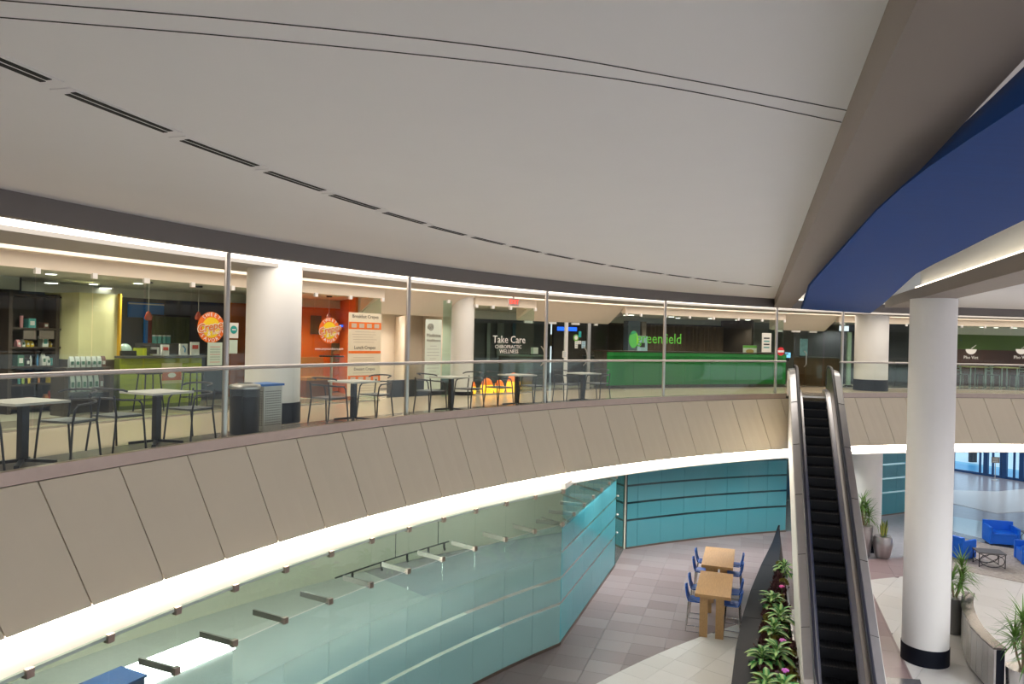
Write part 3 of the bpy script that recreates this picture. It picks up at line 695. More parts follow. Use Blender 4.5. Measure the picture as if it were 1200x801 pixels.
def leafmat(name, c_mid, c_edge, w=0.5):
    """variegated leaf: pale midrib area, darker rim"""
    if name in MATS: return MATS[name]
    M = bpy.data.materials.new(name); M.use_nodes = True; nt = M.node_tree; N = nt.nodes; L = nt.links; b = N['Principled BSDF']
    tc = N.new('ShaderNodeTexCoord'); sx = N.new('ShaderNodeSeparateXYZ'); L.new(tc.outputs['Generated'], sx.inputs[0])
    s1 = N.new('ShaderNodeMath'); s1.operation = 'SUBTRACT'; s1.inputs[1].default_value = 0.5; L.new(sx.outputs['X'], s1.inputs[0])
    ab = N.new('ShaderNodeMath'); ab.operation = 'ABSOLUTE'; L.new(s1.outputs[0], ab.inputs[0])
    nz = N.new('ShaderNodeTexNoise'); nz.inputs['Scale'].default_value = 9; L.new(tc.outputs['Generated'], nz.inputs['Vector'])
    ad = N.new('ShaderNodeMath'); ad.operation = 'MULTIPLY_ADD'; ad.inputs[1].default_value = 0.35; L.new(nz.outputs['Fac'], ad.inputs[0]); L.new(ab.outputs[0], ad.inputs[2])
    mr = N.new('ShaderNodeMapRange'); mr.inputs['From Min'].default_value = 0.25; mr.inputs['From Max'].default_value = 0.25 + w * 0.5; L.new(ad.outputs[0], mr.inputs['Value'])
    mx = N.new('ShaderNodeMix'); mx.data_type = 'RGBA'; mx.inputs[6].default_value = (*c_mid, 1); mx.inputs[7].default_value = (*c_edge, 1); L.new(mr.outputs['Result'], mx.inputs[0])
    L.new(mx.outputs[2], b.inputs['Base Color']); b.inputs['Roughness'].default_value = 0.4
    MATS[name] = M; return M
vari = leafmat('variegated_leaf', (0.40, 0.58, 0.20), (0.03, 0.22, 0.05), 0.5)
big_leaf = [leaf_mesh('leaf', 0.36, 0.155, d, vari, 0.35) for d in (0.7, 1.1, 1.5)]
stem_green = mat('stem_green', (0.10, 0.25, 0.06), 0.5, var=0.1)
def dieff(x, y, z, s, label):
    t = thing('dumb_cane', label, 'plant', (x, y, z), random.uniform(0, 6), 'variegated plants in the planter')
    t.scale = (s, s, s)
    MB().tube([(0, 0, 0), (0.01, 0.01, 0.16), (0, 0.02, 0.34)], 0.02, 6).build('stem', stem_green, t)
    n = 30
    for i in range(n):
        lv = i / n; an = i * 2.4 + random.uniform(-0.3, 0.3); el = R_(-8 + 68 * lv + random.uniform(-8, 8)); h = 0.12 + 0.24 * lv; sc = random.uniform(0.8, 1.15) * (1.0 - 0.3 * lv)
        M = Matrix.Translation((0, 0, h)) @ Matrix.Rotation(an, 4, 'Z') @ Matrix.Rotation(el, 4, 'X') @ Matrix.Translation((0, 0.05, 0)) @ Matrix.Scale(sc, 4)
        put('leaf', random.choice(big_leaf), t, M)
soilz = PZ - 0.10
spots = [(919, 664, 1.0, 'bushy variegated plant at the narrow end of the granite planter'), (905, 702, 1.05, 'variegated plant next to the upper pink flower in the planter'),
         (914, 722, 1.15, 'full variegated plant in the middle of the planter by the steel liner'), (907, 738, 1.0, 'variegated plant with drooping leaves in the middle of the planter'),
         (893, 768, 1.0, 'variegated plant by the coping in the wide part of the planter'), (911, 765, 1.15, 'variegated plant beside the lower pink flower in the planter'), (898, 800, 1.0, 'variegated plant at the wide end of the granite planter'), (918, 806, 1.05, 'low variegated plant by the liner at the wide end of the planter')]
taken = []
for x, y, s, lb in spots:
    q = pz(x, y, soilz + 0.3 * s); dieff(q.x, q.y, soilz, s, lb); taken.append(q)
# dark red border plants
red1 = mat('dark_red_leaf', (0.075, 0.022, 0.024), 0.5, var=0.5, scale=12); red2 = mat('olive_red_leaf', (0.20, 0.17, 0.03), 0.5, var=0.5, scale=12)
def rosette(mt, seed):
    rnd = random.Random(seed); mb = MB()
    for i in range(16):
        an = i * 2.4; el = R_(rnd.uniform(15, 75)); L = rnd.uniform(0.09, 0.15); W = L * 0.9
        M = Matrix.Rotation(an, 4, 'Z') @ Matrix.Rotation(el, 4, 'X')
        vs = []; 
        for a_i in range(4):
            t = a_i / 3; wv = W * math.sin(math.pi * (0.15 + 0.7 * t)) / 2
            vs += [M @ Vector((-wv, L * t, 0.02 * rnd.uniform(-1, 1))), M @ Vector((0, L * t, -0.015)), M @ Vector((wv, L * t, 0.02 * rnd.uniform(-1, 1)))]
        mb.add([v + Vector((0, 0, 0.03)) for v in vs], [(3 * k_ + e, 3 * k_ + e + 1, 3 * k_ + e + 4, 3 * k_ + e + 3) for k_ in range(3) for e in (0, 1)])
    me = bpy.data.meshes.new('coleus'); me.from_pydata([tuple(v) for v in mb.v], [], mb.f); me.materials.append(mt); return me
ros = [rosette(red1, i) for i in range(3)] + [rosette(red2, 5)]
run0 = runlat(inner[1])[0] - 1.0; run1 = runlat(inner[-2])[0]
lat_r = ES_LAT - 0.80
def inner_lat(run):
    for q0_, q1_ in zip(inner[:-1], inner[1:]):
        r0, l0 = runlat(q0_); r1, l1 = runlat(q1_)
        if r0 <= run <= r1: return l0 + (l1 - l0) * (run - r0) / (r1 - r0)
    return lat_r
rr_ = run0; cnt = 0
while rr_ < run1:
    il = inner_lat(rr_); lat = il + 0.08
    while lat < lat_r - 0.05:
        q = rl(rr_ + random.uniform(-0.04, 0.04), lat + random.uniform(-0.03, 0.03), soilz)
        edge = min(lat - il, lat_r - lat)
        if edge < 0.34 or all((q - Vector((t.x, t.y, q.z))).length > 0.30 for t in taken):
            me = ros[3] if random.random() < 0.28 else random.choice(ros[:3])
            o = bpy.data.objects.new('coleus', me); COL.objects.link(o); o.location = q; o.rotation_euler = (0, 0, random.uniform(0, 6)); s = random.uniform(1.2, 1.75); o.scale = (s, s, s)
            tag(o, 'small olive and red ruffled bedding plant in the planter' if me is ros[3] else 'small dark red ruffled bedding plant in the planter', 'plant', 'bedding plants with olive leaves' if me is ros[3] else 'bedding plants with dark red leaves'); cnt += 1
        lat += 0.17
    rr_ += 0.19
pink = mat('pink_petal', (0.85, 0.10, 0.42), 0.5, var=0.2); purple = mat('magenta_petal', (0.66, 0.16, 0.62), 0.5, var=0.2)
for (x, y), mt, lb in (((916, 686), pink, 'hot pink flower near the narrow end of the planter'), ((917, 749), purple, 'purple pink flower in the middle of the planter'), ((920, 784), purple, 'purple pink flower at the wide end of the planter')):
    q = pz(x, y, soilz + 0.42); f = thing('flower', lb, 'flower', (q.x, q.y, soilz))
    MB().tube([(0, 0, 0), (0.01, 0, 0.40)], 0.006, 6).build('stem', stem_green, f)
    for i in range(9):
        an = i * 2.4; rr = 0.02 + 0.045 * (i / 9)
        MB().ell((rr * math.cos(an), rr * math.sin(an), 0.42 - 0.03 * (i / 9)), (0.035, 0.035, 0.022), 8, 5).build('petal', mt, f, True)

# ================================================================== UPPER SHOP FRONTS
HZ = UZ + 2.46
RECESS = [(140.2, 134.3), (129.9, 122.9), (109.4, 104.9)]
SOLID = [(A1, 140.2), (134.3, 129.9), (122.9, 109.4), (104.9, A0)]
for hi, lo in SOLID:
    struct(MB().ring(lo, hi, 3.40, 3.55, HZ, BZ + 0.12).build('trim_9', cream_paint, world=True))
shop_ceil = mat('shop_ceiling', (0.66, 0.66, 0.58), 0.7, var=0.02)
struct(MB().ring(A0, A1, 4.26, 9.2, UZ + 2.50, UZ + 2.56).build('ceiling', shop_ceil, world=True))
for hi, lo in SOLID: struct(MB().ring(lo, hi, 3.56, 4.26, UZ + 2.50, UZ + 2.56).build('ceiling', shop_ceil, world=True))
for hi, lo in RECESS:                      # sloping entrance soffits
    struct(MB().ring(lo, hi, 3.40, 4.25, (BZ, UZ + 2.12), (BZ + 0.12, UZ + 2.30), 0.7).build('ceiling', cream_paint, world=True))
    for e in (hi, lo):                     # cheeks closing the soffit
        vs = [P(e, 3.40, BZ), P(e, 4.25, UZ + 2.14), P(e, 4.25, BZ + 0.1), P(e, 3.40, BZ + 0.1)]
        dlt = 0.08 if e == hi else -0.08
        vs2 = [P(e + dlt, 3.40, BZ), P(e + dlt, 4.25, UZ + 2.14), P(e + dlt, 4.25, BZ + 0.1), P(e + dlt, 3.40, BZ + 0.1)]
        struct(MB().add(vs + vs2, [(0, 1, 2, 3), (7, 6, 5, 4), (0, 4, 5, 1), (1, 5, 6, 2), (2, 6, 7, 3), (3, 7, 4, 0)]).build('trim_10', cream_paint, world=True))
def front(label, angs, ret=(False, False), off=3.42, ztop=HZ + 0.02):
    mid = P((angs[0] + angs[-1]) / 2, off, UZ)
    g = thing('storefront_glazing', label, 'shop window', mid, rz_at((angs[0] + angs[-1]) / 2))
    rail = MB(); panes = []
    for a, b in zip(angs[:-1], angs[1:]):
        panes.append(flat_panel(MB(), P(a - 0.02, off), P(b + 0.02, off), UZ + 0.03, ztop, 0.014).build('glass_panel', shop_glass, g, world=True))
        flat_panel(rail, P(a, off), P(b, off), UZ + 0.0, UZ + 0.03, 0.05)
    for f, a in zip(ret, (angs[0], angs[-1])):
        if f:
            p0, p1 = P(a, off + 0.02), P(a, 4.24)
            vs = []
            for dd_ in (-0.0005, 0.0005):
                n_ = Vector((-math.sin(R_(a)), math.cos(R_(a)), 0)) * dd_ * 14
                vs += [Vector((*p0.xy, UZ + 0.03)) + n_, Vector((*p1.xy, UZ + 0.03)) + n_, Vector((*p1.xy, UZ + 2.13)) + n_, Vector((*p0.xy, ztop)) + n_]
            MB().add(vs, [(0, 1, 2, 3), (7, 6, 5, 4), (0, 4, 5, 1), (1, 5, 6, 2), (2, 6, 7, 3), (3, 7, 4, 0)]).build('return_panel', shop_glass, g, world=True)
    rail.build('base_channel', steel, g, world=True)
    iv = pmat(g).inverted()
    for k_, a in enumerate(angs):
        put('clip', clip_pale_me, panes[min(k_, len(panes) - 1)], iv @ (Matrix.Translation(P(a, off - 0.03, HZ - 0.03)) @ Matrix.Rotation(rz_at(a), 4, 'Z')))
    return g
front('glass shop front with merchandise shelves behind it', [164.1, 162.3, 160.5, 158.75, 156.98, 155.22, 153.44, 151.65])
front('glass shop front with round cafe logo before the lime counter', [151.60, 149.83, 148.13, 147.0])
front('glass cafe front with orange interior and tall menu poster', [146.0, 144.08, 142.2, 140.34], (False, True))
front('dark clinic window with white lettering', [134.25, 133.1, 131.83, 130.0], (False, True))
front('glass shop front before the long green counter', [122.83, 121.64, 119.6, 117.58, 115.56, 113.46, 111.43, 109.54], (True, True))
front('glass shop front beside the large white walkway column', [104.79, 103.0, 101.2, 99.36, 98.2], (True, False))
front('glass front of the green and brown restaurant', [98.1, 96.6, 94.94, 93.15, 91.14, 89.2, 87.2])

# ---- shop back walls and partitions
dark_wood = mat('dark_wood', (0.055, 0.038, 0.03), 0.45, var=0.35, scale=6, stretch=(12, 12, 0.6))
slate = mat('slate_wall', (0.06, 0.065, 0.08), 0.6, var=0.1)
orange_wall = mat('orange_wall', (0.70, 0.17, 0.015), 0.55, var=0.1)
clinic_dark = mat('clinic_dark', (0.05, 0.062, 0.058), 0.6, var=0.15)
brown_dark = mat('brown_dark', (0.075, 0.055, 0.042), 0.6, var=0.15)
olive_wall = mat('olive_wall', (0.10, 0.16, 0.035), 0.6, var=0.15); maroon_wall = mat('maroon_wall', (0.085, 0.035, 0.03), 0.6, var=0.15)
def wallring(name, hi, lo, off, mt, z0=0.0, z1=2.5):
    return struct(MB().ring(lo, hi, off, off + 0.12, UZ + z0, UZ + z1).build(name, mt, world=True))
def radial(a, o0, o1, mt, z1=2.5): return struct(flat_panel(MB(), P(a, o0), P(a, o1), UZ, UZ + z1, 0.1).build('wall_partition', mt, world=True))
wallring('wall_back', A1, 152.6, 6.3, dark_wood, 0, 2.26); wallring('wall_back', A1, 152.6, 6.28, shop_ceil, 2.26, 2.5)
radial(152.6, 6.3, 7.5, slate); wallring('wall_back', 152.6, 143.4, 7.4, slate, 0, 2.30); wallring('wall_back', 152.6, 143.4, 7.38, shop_ceil, 2.30, 2.5)
wallring('wall_back', 144.4, 138.4, 6.4, orange_wall, 0, 2.28); wallring('wall_back', 144.4, 138.4, 6.38, shop_ceil, 2.28, 2.5)
wallring('wall_back', 138.0, 132.8, 6.8, cream_paint)
wallring('wall_back', 132.4, 123.0, 7.4, clinic_dark, 0, 2.22); wallring('wall_back', 132.4, 123.0, 7.38, shop_ceil, 2.22, 2.5)
wallring('wall_back', 123.0, 109.6, 7.2, brown_dark, 0, 2.26); wallring('wall_back', 123.0, 109.6, 7.18, shop_ceil, 2.26, 2.5)
wallring('wall_back', 109.6, 99.0, 8.0, mat('grey_room', (0.30, 0.30, 0.26), 0.6, var=0.1))
wallring('wall_back', 98.0, A0, 7.0, maroon_wall, 0, 1.55); wallring('wall_back', 98.0, A0, 7.0, olive_wall, 1.55, 2.2); wallring('wall_back', 98.0, A0, 6.98, shop_ceil, 2.2, 2.5)
struct(flat_panel(MB(), pr(312, 400, 4.7)[0], pr(312, 400, 7.5)[0], UZ, UZ + 2.5, 0.06).build('wall_partition', slate, world=True)); struct(flat_panel(MB(), pr(318, 400, 4.7)[0], pr(318, 400, 7.5)[0], UZ, UZ + 2.5, 0.06).build('wall_partition', orange_wall, world=True))
struct(flat_panel(MB(), P(140.42, 4.3), P(138.07, 6.9), UZ, UZ + 2.5, 0.06).build('wall_partition', orange_wall, world=True)); struct(flat_panel(MB(), P(140.25, 4.3), P(137.9, 6.9), UZ, UZ + 2.5, 0.06).build('wall_partition', cream_paint, world=True))
struct(flat_panel(MB(), P(134.75, 3.95), P(132.4, 7.5), UZ, UZ + 2.5, 0.1).build('wall_partition', cream_paint, world=True)); radial(98.15, 3.6, 8.0, slate); radial(109.5, 5.2, 8.0, brown_dark)
# cream block wall with dark wood plinth between merchandise shop and counter
pA, aA = pr(92, 400, 5.2); pB, aB = pr(137, 400, 5.2)
struct(MB().ring(aB, aA, 5.2, 6.3, UZ + 0.98, UZ + 2.24).build('wall_block', mat('pale_yellow', (0.70, 0.66, 0.36), 0.6, var=0.03), world=True))
struct(MB().ring(aB, aA, 5.2, 6.3, UZ, UZ + 0.98).build('wall_block', dark_wood, world=True))
struct(MB().ring(aB - 0.06, aB, 5.12, 5.2, UZ, UZ + 2.26).build('trim_11', mat('amber_edge', (0.75, 0.42, 0.02), 0.4, var=0.05), world=True))

def rect(x0, y0, x1, y1, off):
    """photo rectangle on the ring at off -> foot point, angle, width, height"""
    xc, yc = (x0 + x1) / 2, (y0 + y1) / 2
    b, a = pr(xc, y1, off); t, _ = pr(xc, y0, off); l, _ = pr(x0, yc, off); r, _ = pr(x1, yc, off)
    return b, a, (l - r).xy.length, t.z - b.z
def at_rect(name, label, cat, x0, y0, x1, y1, off, group=None, z=None):
    b, a, w_, h_ = rect(x0, y0, x1, y1, off)
    t = thing(name, label, cat, (b.x, b.y, b.z if z is None else z), rz_at(a), group)
    return t, w_, h_
# ---- interior downlights
for px in [(60, 331), (124, 337)]:
    q = pz(*px, UZ + 2.48); d = thing('downlight', 'round recessed downlight above the merchandise shelves', 'light', (q.x, q.y, UZ + 2.47), 0, 'downlights of the merchandise shop')
    MB().lathe([(0.15, 0), (0.15, 0.03)], 24).build('trim_ring', white_paint, d, True); MB().lathe([(0.115, -0.006), (0.115, 0.004)], 24).build('lens', down_lit, d, True)
for a in (120.5, 117.2, 113.9, 110.8):
    d = thing('downlight', 'round recessed downlight above the long green counter', 'light', P(a, 4.6, UZ + 2.47), 0, 'downlights above the green counter')
    MB().lathe([(0.13, 0), (0.13, 0.03)], 24).build('trim_ring', white_paint, d, True); MB().lathe([(0.10, -0.006), (0.10, 0.004)], 24).build('lens', down_lit, d, True)
for a in (96.0, 93.8, 91.4, 89.0):
    d = thing('downlight', 'round recessed downlight in the green and brown restaurant', 'light', P(a, 4.9, UZ + 2.47), 0, 'downlights of the restaurant')
    MB().lathe([(0.12, 0), (0.12, 0.03)], 24).build('trim_ring', white_paint, d, True); MB().lathe([(0.09, -0.006), (0.09, 0.004)], 24).build('lens', down_lit, d, True)
def shop_fill_lamp(a, o, energy, col=(1.0, 0.93, 0.82)):
    ld = bpy.data.lights.new('lamp', 'SPOT'); ld.energy = energy; ld.color = col; ld.spot_size = R_(150); ld.spot_blend = 0.5; ld.shadow_soft_size = 0.1
    lo = bpy.data.objects.new('lamp', ld); COL.objects.link(lo); lo.location = P(a, o, UZ + 2.44); return lo
for a, o in ((133.0, 5.0), (127.0, 5.4), (143.5, 4.8), (150.0, 4.9), (106.5, 6.0), (101.5, 5.6)):  # downlights with spot lamps added to brighten the dark shop interiors
    d = thing('downlight', 'added round downlight brightening a glass fronted shop', 'light', P(a, o, UZ + 2.47), 0, 'added single downlights in the shops')
    MB().lathe([(0.11, 0), (0.11, 0.03)], 20).build('trim_ring', white_paint, d, True); MB().lathe([(0.08, -0.006), (0.08, 0.004)], 20).build('lens', down_lit, d, True)
    l_ = shop_fill_lamp(a, o, 75); l_.parent = d; l_.location = (0, 0, -0.03)
for a, o, e in ((157.0, 4.6, 110), (153.6, 4.4, 110), (150.2, 6.2, 90), (142.4, 5.4, 110), (138.6, 5.2, 120), (136.2, 5.4, 120), (120.5, 4.9, 60), (115.5, 5.4, 80), (110.8, 5.2, 60), (94, 5.2, 90), (90, 5.2, 90)):  # more added downlights, lifting the shops and the cream hallway
    d = thing('downlight', 'added round downlight near the glass brightening a shop', 'light', P(a, o, UZ + 2.47), 0, 'added shop window downlights')
    MB().lathe([(0.11, 0), (0.11, 0.03)], 20).build('trim_ring', white_paint, d, True); MB().lathe([(0.08, -0.006), (0.08, 0.004)], 20).build('lens', down_lit, d, True)
    l_ = shop_fill_lamp(a, o, e); l_.parent = d; l_.location = (0, 0, -0.03)

# ---- merchandise shelves and goods
C = lambda n, c, r=0.5: mat(n, c, r, var=0.12, scale=14)
cols = dict(white=C('pk_white', (0.72, 0.72, 0.68)), pink=C('pk_pink', (0.70, 0.32, 0.34)), yellow=C('pk_yellow', (0.75, 0.52, 0.06)), teal=C('pk_teal', (0.10, 0.38, 0.36)), orange=C('pk_orange', (0.55, 0.20, 0.07)),
            green=C('pk_green', (0.06, 0.17, 0.11)), lime=C('pk_lime', (0.42, 0.52, 0.12)), brown=C('pk_brown', (0.17, 0.08, 0.06)), red=C('pk_red', (0.60, 0.07, 0.05)), blue=C('pk_blue', (0.05, 0.22, 0.42)), black=C('pk_black', (0.02, 0.02, 0.022)), silver=mat('pk_silver', (0.62, 0.65, 0.62), 0.35, 0.4, var=0.2, scale=30))
SOFF = 5.75
aS0 = pr(12, 400, SOFF)[1]; aS1 = pr(91, 400, SOFF)[1]; am = (aS0 + aS1) / 2
sh = thing('display_shelf', 'dark wooden wall shelving filled with packets and cups', 'shelf', P(am, SOFF + 0.2, UZ), rz_at(am))
MB().ring(aS1, aS0, SOFF + 0.40, SOFF + 0.44, UZ, UZ + 2.2).build('back_panel', dark_wood, sh, world=True)
SZ = [0.12, 0.53, 0.86, 1.21, 1.56, 2.16]
for z in SZ: MB().ring(aS1, aS0, SOFF, SOFF + 0.40, UZ + z - 0.03, UZ + z).build('shelf_board', dark_wood, sh, world=True)
for a in (aS0, (aS0 + aS1) / 2 - 0.4, aS1): MB().ring(a - 0.06, a + 0.06, SOFF - 0.005, SOFF + 0.40, UZ, UZ + 2.19).build('upright', dark_wood, sh, world=True)
for x0, x1 in ((27, 42), (46, 63)):
    t, w_, h_ = rect(x0, 387, x1, 397, SOFF - 0.02)[0:3] and rect(x0, 387, x1, 397, SOFF - 0.02)[0], *rect(x0, 387, x1, 397, SOFF - 0.02)[2:]
    a_ = polar(t)[0]; o = MB().box((0, 0, 0), (w_, 0.015, h_)).build('shelf_sign', mat('sign_taupe', (0.16, 0.13, 0.11), 0.6, var=0.1), sh)
    o.matrix_local = pmat(sh).inverted() @ (Matrix.Translation(t + Vector((0, 0, h_ / 2))) @ Matrix.Rotation(rz_at(a_), 4, 'Z'))
goods = [ # x0, x1, height m, shelf index, colour, kind
    (22, 27, 0.24, 4, 'pink', 'cup'), (30, 39, 0.17, 4, 'teal', 'box'), (48, 54, 0.10, 4, 'brown', 'box'), (60, 66, 0.17, 4, 'white', 'cup'), (67.5, 73, 0.16, 4, 'green', 'box'), (75, 81, 0.18, 4, 'orange', 'box'), (82, 89.5, 0.16, 4, 'teal', 'box'),
    (18, 23, 0.13, 3, 'pink', 'bag'), (23.5, 28, 0.13, 3, 'white', 'bag'), (28.5, 33, 0.12, 3, 'yellow', 'bag'), (33.5, 38, 0.11, 3, 'yellow', 'bag'), (47, 54, 0.20, 3, 'white', 'box'), (57, 61, 0.11, 3, 'yellow', 'bag'), (61.5, 66, 0.12, 3, 'lime', 'bag'), (66.5, 70.5, 0.15, 3, 'white', 'bag'), (72, 75, 0.22, 3, 'green', 'bottle'), (76, 79, 0.2, 3, 'teal', 'bottle'), (80, 83, 0.18, 3, 'white', 'bottle'), (84, 86.5, 0.18, 3, 'green', 'bottle'), (87.3, 89.6, 0.17, 3, 'blue', 'bottle'),
    (18, 26, 0.20, 2, 'green', 'box'), (28, 33, 0.13, 2, 'black', 'box'), (34.5, 38, 0.20, 2, 'white', 'bottle'), (43, 46, 0.22, 2, 'blue', 'bottle'), (48, 53, 0.22, 2, 'white', 'bag'), (53.5, 58, 0.17, 2, 'white', 'bag'), (58.3, 62, 0.14, 2, 'teal', 'box'), (67, 71, 0.10, 2, 'orange', 'cup'), (72, 75.5, 0.13, 2, 'brown', 'cup'), (77, 80, 0.14, 2, 'black', 'bottle'),
    (21, 25, 0.18, 1, 'teal', 'bottle'), (26, 30, 0.2, 1, 'lime', 'bottle'), (33, 37, 0.17, 1, 'yellow', 'bottle'), (45, 48, 0.17, 1, 'orange', 'bottle'), (57, 64, 0.10, 1, 'yellow', 'box'), (65, 72, 0.10, 1, 'yellow', 'box'), (73, 80, 0.10, 1, 'yellow', 'box'), (18, 27, 0.07, 0, 'black', 'box'), (29, 39, 0.16, 0, 'red', 'bag'), (52, 57, 0.2, 0, 'orange', 'bag'), (57.5, 63, 0.26, 0, 'red', 'bag'), (63.5, 69, 0.2, 0, 'lime', 'bag')]
SHN = ['bottom', 'second', 'middle', 'fourth', 'top']
for x0, x1, h, si, cn, kd in goods:
    pc, a_ = pr((x0 + x1) / 2, 400, SOFF + 0.16); w_ = (pr(x0, 400, SOFF + 0.16)[0] - pr(x1, 400, SOFF + 0.16)[0]).xy.length
    loc = Vector((pc.x, pc.y, UZ + SZ[si])); mt = cols[cn]
    grp = 'goods on the %s shelf of the display wall' % SHN[si]
    colw = {'teal': 'teal', 'lime': 'lime green'}.get(cn, cn)
    wname = {'cup': 'paper_cup', 'box': 'goods_box', 'bag': 'snack_bag', 'bottle': 'bottle'}[kd]
    lb = '%s %s on the %s shelf of the display wall' % (colw, {'cup': 'cup', 'box': 'box', 'bag': 'snack bag', 'bottle': 'bottle'}[kd], SHN[si])
    if kd == 'cup':
        t = thing(wname, lb, 'cup', loc, rz_at(a_), grp); r = min(w_ * 0.42, 0.05)
        MB().lathe([(r * 0.8, 0), (r, h * 0.9)], 14).build('cup_body', mt, t, True); MB().lathe([(r * 1.08, h * 0.9), (r * 1.05, h)], 14).build('lid', cols['black'] if cn != 'white' else cols['white'], t, True)
    elif kd == 'box':
        t = thing(wname, lb, 'box', loc, rz_at(a_), grp)
        MB().box((0, 0, h / 2), (w_ * 0.94, 0.16, h)).build('carton', mt, t); MB().box((0, -0.082, h * 0.5), (w_ * 0.55, 0.004, h * 0.45)).build('print_label', cols['white'] if cn != 'white' else cols['teal'], t)
    elif kd == 'bag':
        t = thing(wname, lb, 'bag', loc, rz_at(a_), grp); ww = w_ * 0.46
        vs = [(sx * ww * k1, sy * 0.06 * k2, h * z) for z, k1, k2 in ((0, 0.9, 0.9), (0.35, 1.0, 1.0), (0.75, 0.95, 0.6), (1.0, 0.9, 0.06)) for sx, sy in ((-1, -1), (1, -1), (1, 1), (-1, 1))]
        fs = [(0, 3, 2, 1), (12, 13, 14, 15)] + [(4 * i + j, 4 * i + (j + 1) % 4, 4 * i + 4 + (j + 1) % 4, 4 * i + 4 + j) for i in range(3) for j in range(4)]
        MB().add(vs, fs).build('pouch', mt, t); MB().box((0, -0.058, h * 0.45), (ww * 1.1, 0.006, h * 0.3)).build('print_label', cols['white'] if cn != 'white' else cols['green'], t)
    else:
        t = thing(wname, lb, 'bottle', loc, rz_at(a_), grp); r = min(w_ * 0.42, 0.045)
        MB().lathe([(r, 0), (r, h * 0.62), (r * 0.45, h * 0.82), (r * 0.45, h * 0.93)], 12).build('bottle_body', mt, t, True); MB().lathe([(r * 0.5, h * 0.93), (r * 0.5, h)], 12).build('cap', cols['black'], t, True)
# coffee bag stand in front of the cream wall
sa0 = pr(78, 440, 4.75)[1]; sa1 = pr(131, 440, 4.75)[1]; sm_ = (sa0 + sa1) / 2
st = thing('bag_stand', 'dark two tier stand holding rows of silver bags', 'stand', P(sm_, 4.95, UZ), rz_at(sm_))
for z in (0.42, 0.86): MB().ring(sa1, sa0, 4.75, 5.15, UZ + z - 0.03, UZ + z).build('tier', dark_wood, st, world=True)
for a in (sa0, sa1): MB().ring(a - 0.07, a + 0.07, 4.75, 5.15, UZ, UZ + 0.83).build('side_panel', dark_wood, st, world=True)
MB().ring(sa1, sa0, 5.13, 5.16, UZ, UZ + 0.83).build('back_panel', dark_wood, st, world=True)
for z, tr, xs in ((0.86, 'top', [83, 89.5, 96, 102.5, 109, 115, 120]), (0.42, 'lower', [84, 91, 98, 105, 112, 118])):
    for i, x in enumerate(xs):
        pc, a_ = pr(x, 440, 4.92); brown = i >= len(xs) - 1
        t = thing('coffee_bag', '%s standing coffee bag on the %s tier of the dark stand' % ('red brown' if brown else 'silver white', tr), 'bag', (pc.x, pc.y, UZ + z), rz_at(a_), ('brown' if brown else 'silver') + ' coffee bags on the stand, ' + tr + ' tier')
        h = 0.2 if z > 0.5 else 0.32
        vs = [(sx * 0.042 * k1, sy * 0.04 * k2, h * zz) for zz, k1, k2 in ((0, 0.9, 0.9), (0.5, 1, 1), (0.85, 0.95, 0.5), (1, 0.9, 0.08)) for sx, sy in ((-1, -1), (1, -1), (1, 1), (-1, 1))]
        MB().add(vs, [(0, 3, 2, 1), (12, 13, 14, 15)] + [(4 * i_ + j, 4 * i_ + (j + 1) % 4, 4 * i_ + 4 + (j + 1) % 4, 4 * i_ + 4 + j) for i_ in range(3) for j in range(4)]).build('pouch', cols['brown'] if brown else cols['silver'], t)
        MB().box((0, -0.041, h * 0.4), (0.05, 0.004, h * 0.3)).build('print_label', cols['green'] if not brown else cols['white'], t)

# ---- lime counter with stools and pendants
lime = mat('lime_board', (0.36, 0.42, 0.02), 0.45, var=0.08, scale=8); greytop = mat('grey_top', (0.10, 0.10, 0.10), 0.4, var=0.1)
ca0 = pr(141, 440, 5.0)[1]; ca1 = pr(236, 440, 5.0)[1]; cm = (ca0 + ca1) / 2
ct = thing('cafe_counter', 'lime green boarded cafe counter with dark grey top', 'counter', P(cm, 5.25, UZ), rz_at(cm))
MB().ring(ca1, ca0, 5.03, 5.6, UZ, UZ + 1.0).build('carcass', mat('lime_dark', (0.16, 0.19, 0.02), 0.6, var=0.1), ct, world=True)
for i in range(9): MB().ring(ca1, ca0, 5.0, 5.03, UZ + 0.08 + i * 0.103, UZ + 0.08 + i * 0.103 + 0.097).build('board', lime, ct, world=True)
MB().ring(ca1 - 0.25, ca0, 4.86, 5.7, UZ + 1.01, UZ + 1.055).build('worktop', greytop, ct, world=True)
def on_counter(name, label, cat, x, w_, h, mt, off=5.2, d=0.14, extra=None, top=1.055):
    pc, a_ = pr(x, 415, off); t = thing(name, label, cat, (pc.x, pc.y, UZ + top), rz_at(a_))
    MB().box((0, 0, h / 2), (w_, d, h)).build('body', mt, t)
    if extra: extra(t, w_, h, d)
    return t
def lid_box(t, w_, h, d): MB().box((0, 0, h + 0.015), (w_ * 1.04, d * 1.05, 0.03)).build('lid', cols['black'], t)
def print_front(t, w_, h, d): MB().box((0, -d / 2 - 0.003, h * 0.62), (w_ * 0.7, 0.004, h * 0.3)).build('print_label', cols['red'], t)
on_counter('produce_bin', 'lime green bin on the cafe counter', 'bin', 164, 0.20, 0.15, mat('lime_bin', (0.45, 0.52, 0.03), 0.4, var=0.05), extra=lambda t, w_, h, d: MB().box((0, 0, h), (w_ * 0.85, d * 0.8, 0.02)).build('opening', cols['black'], t))
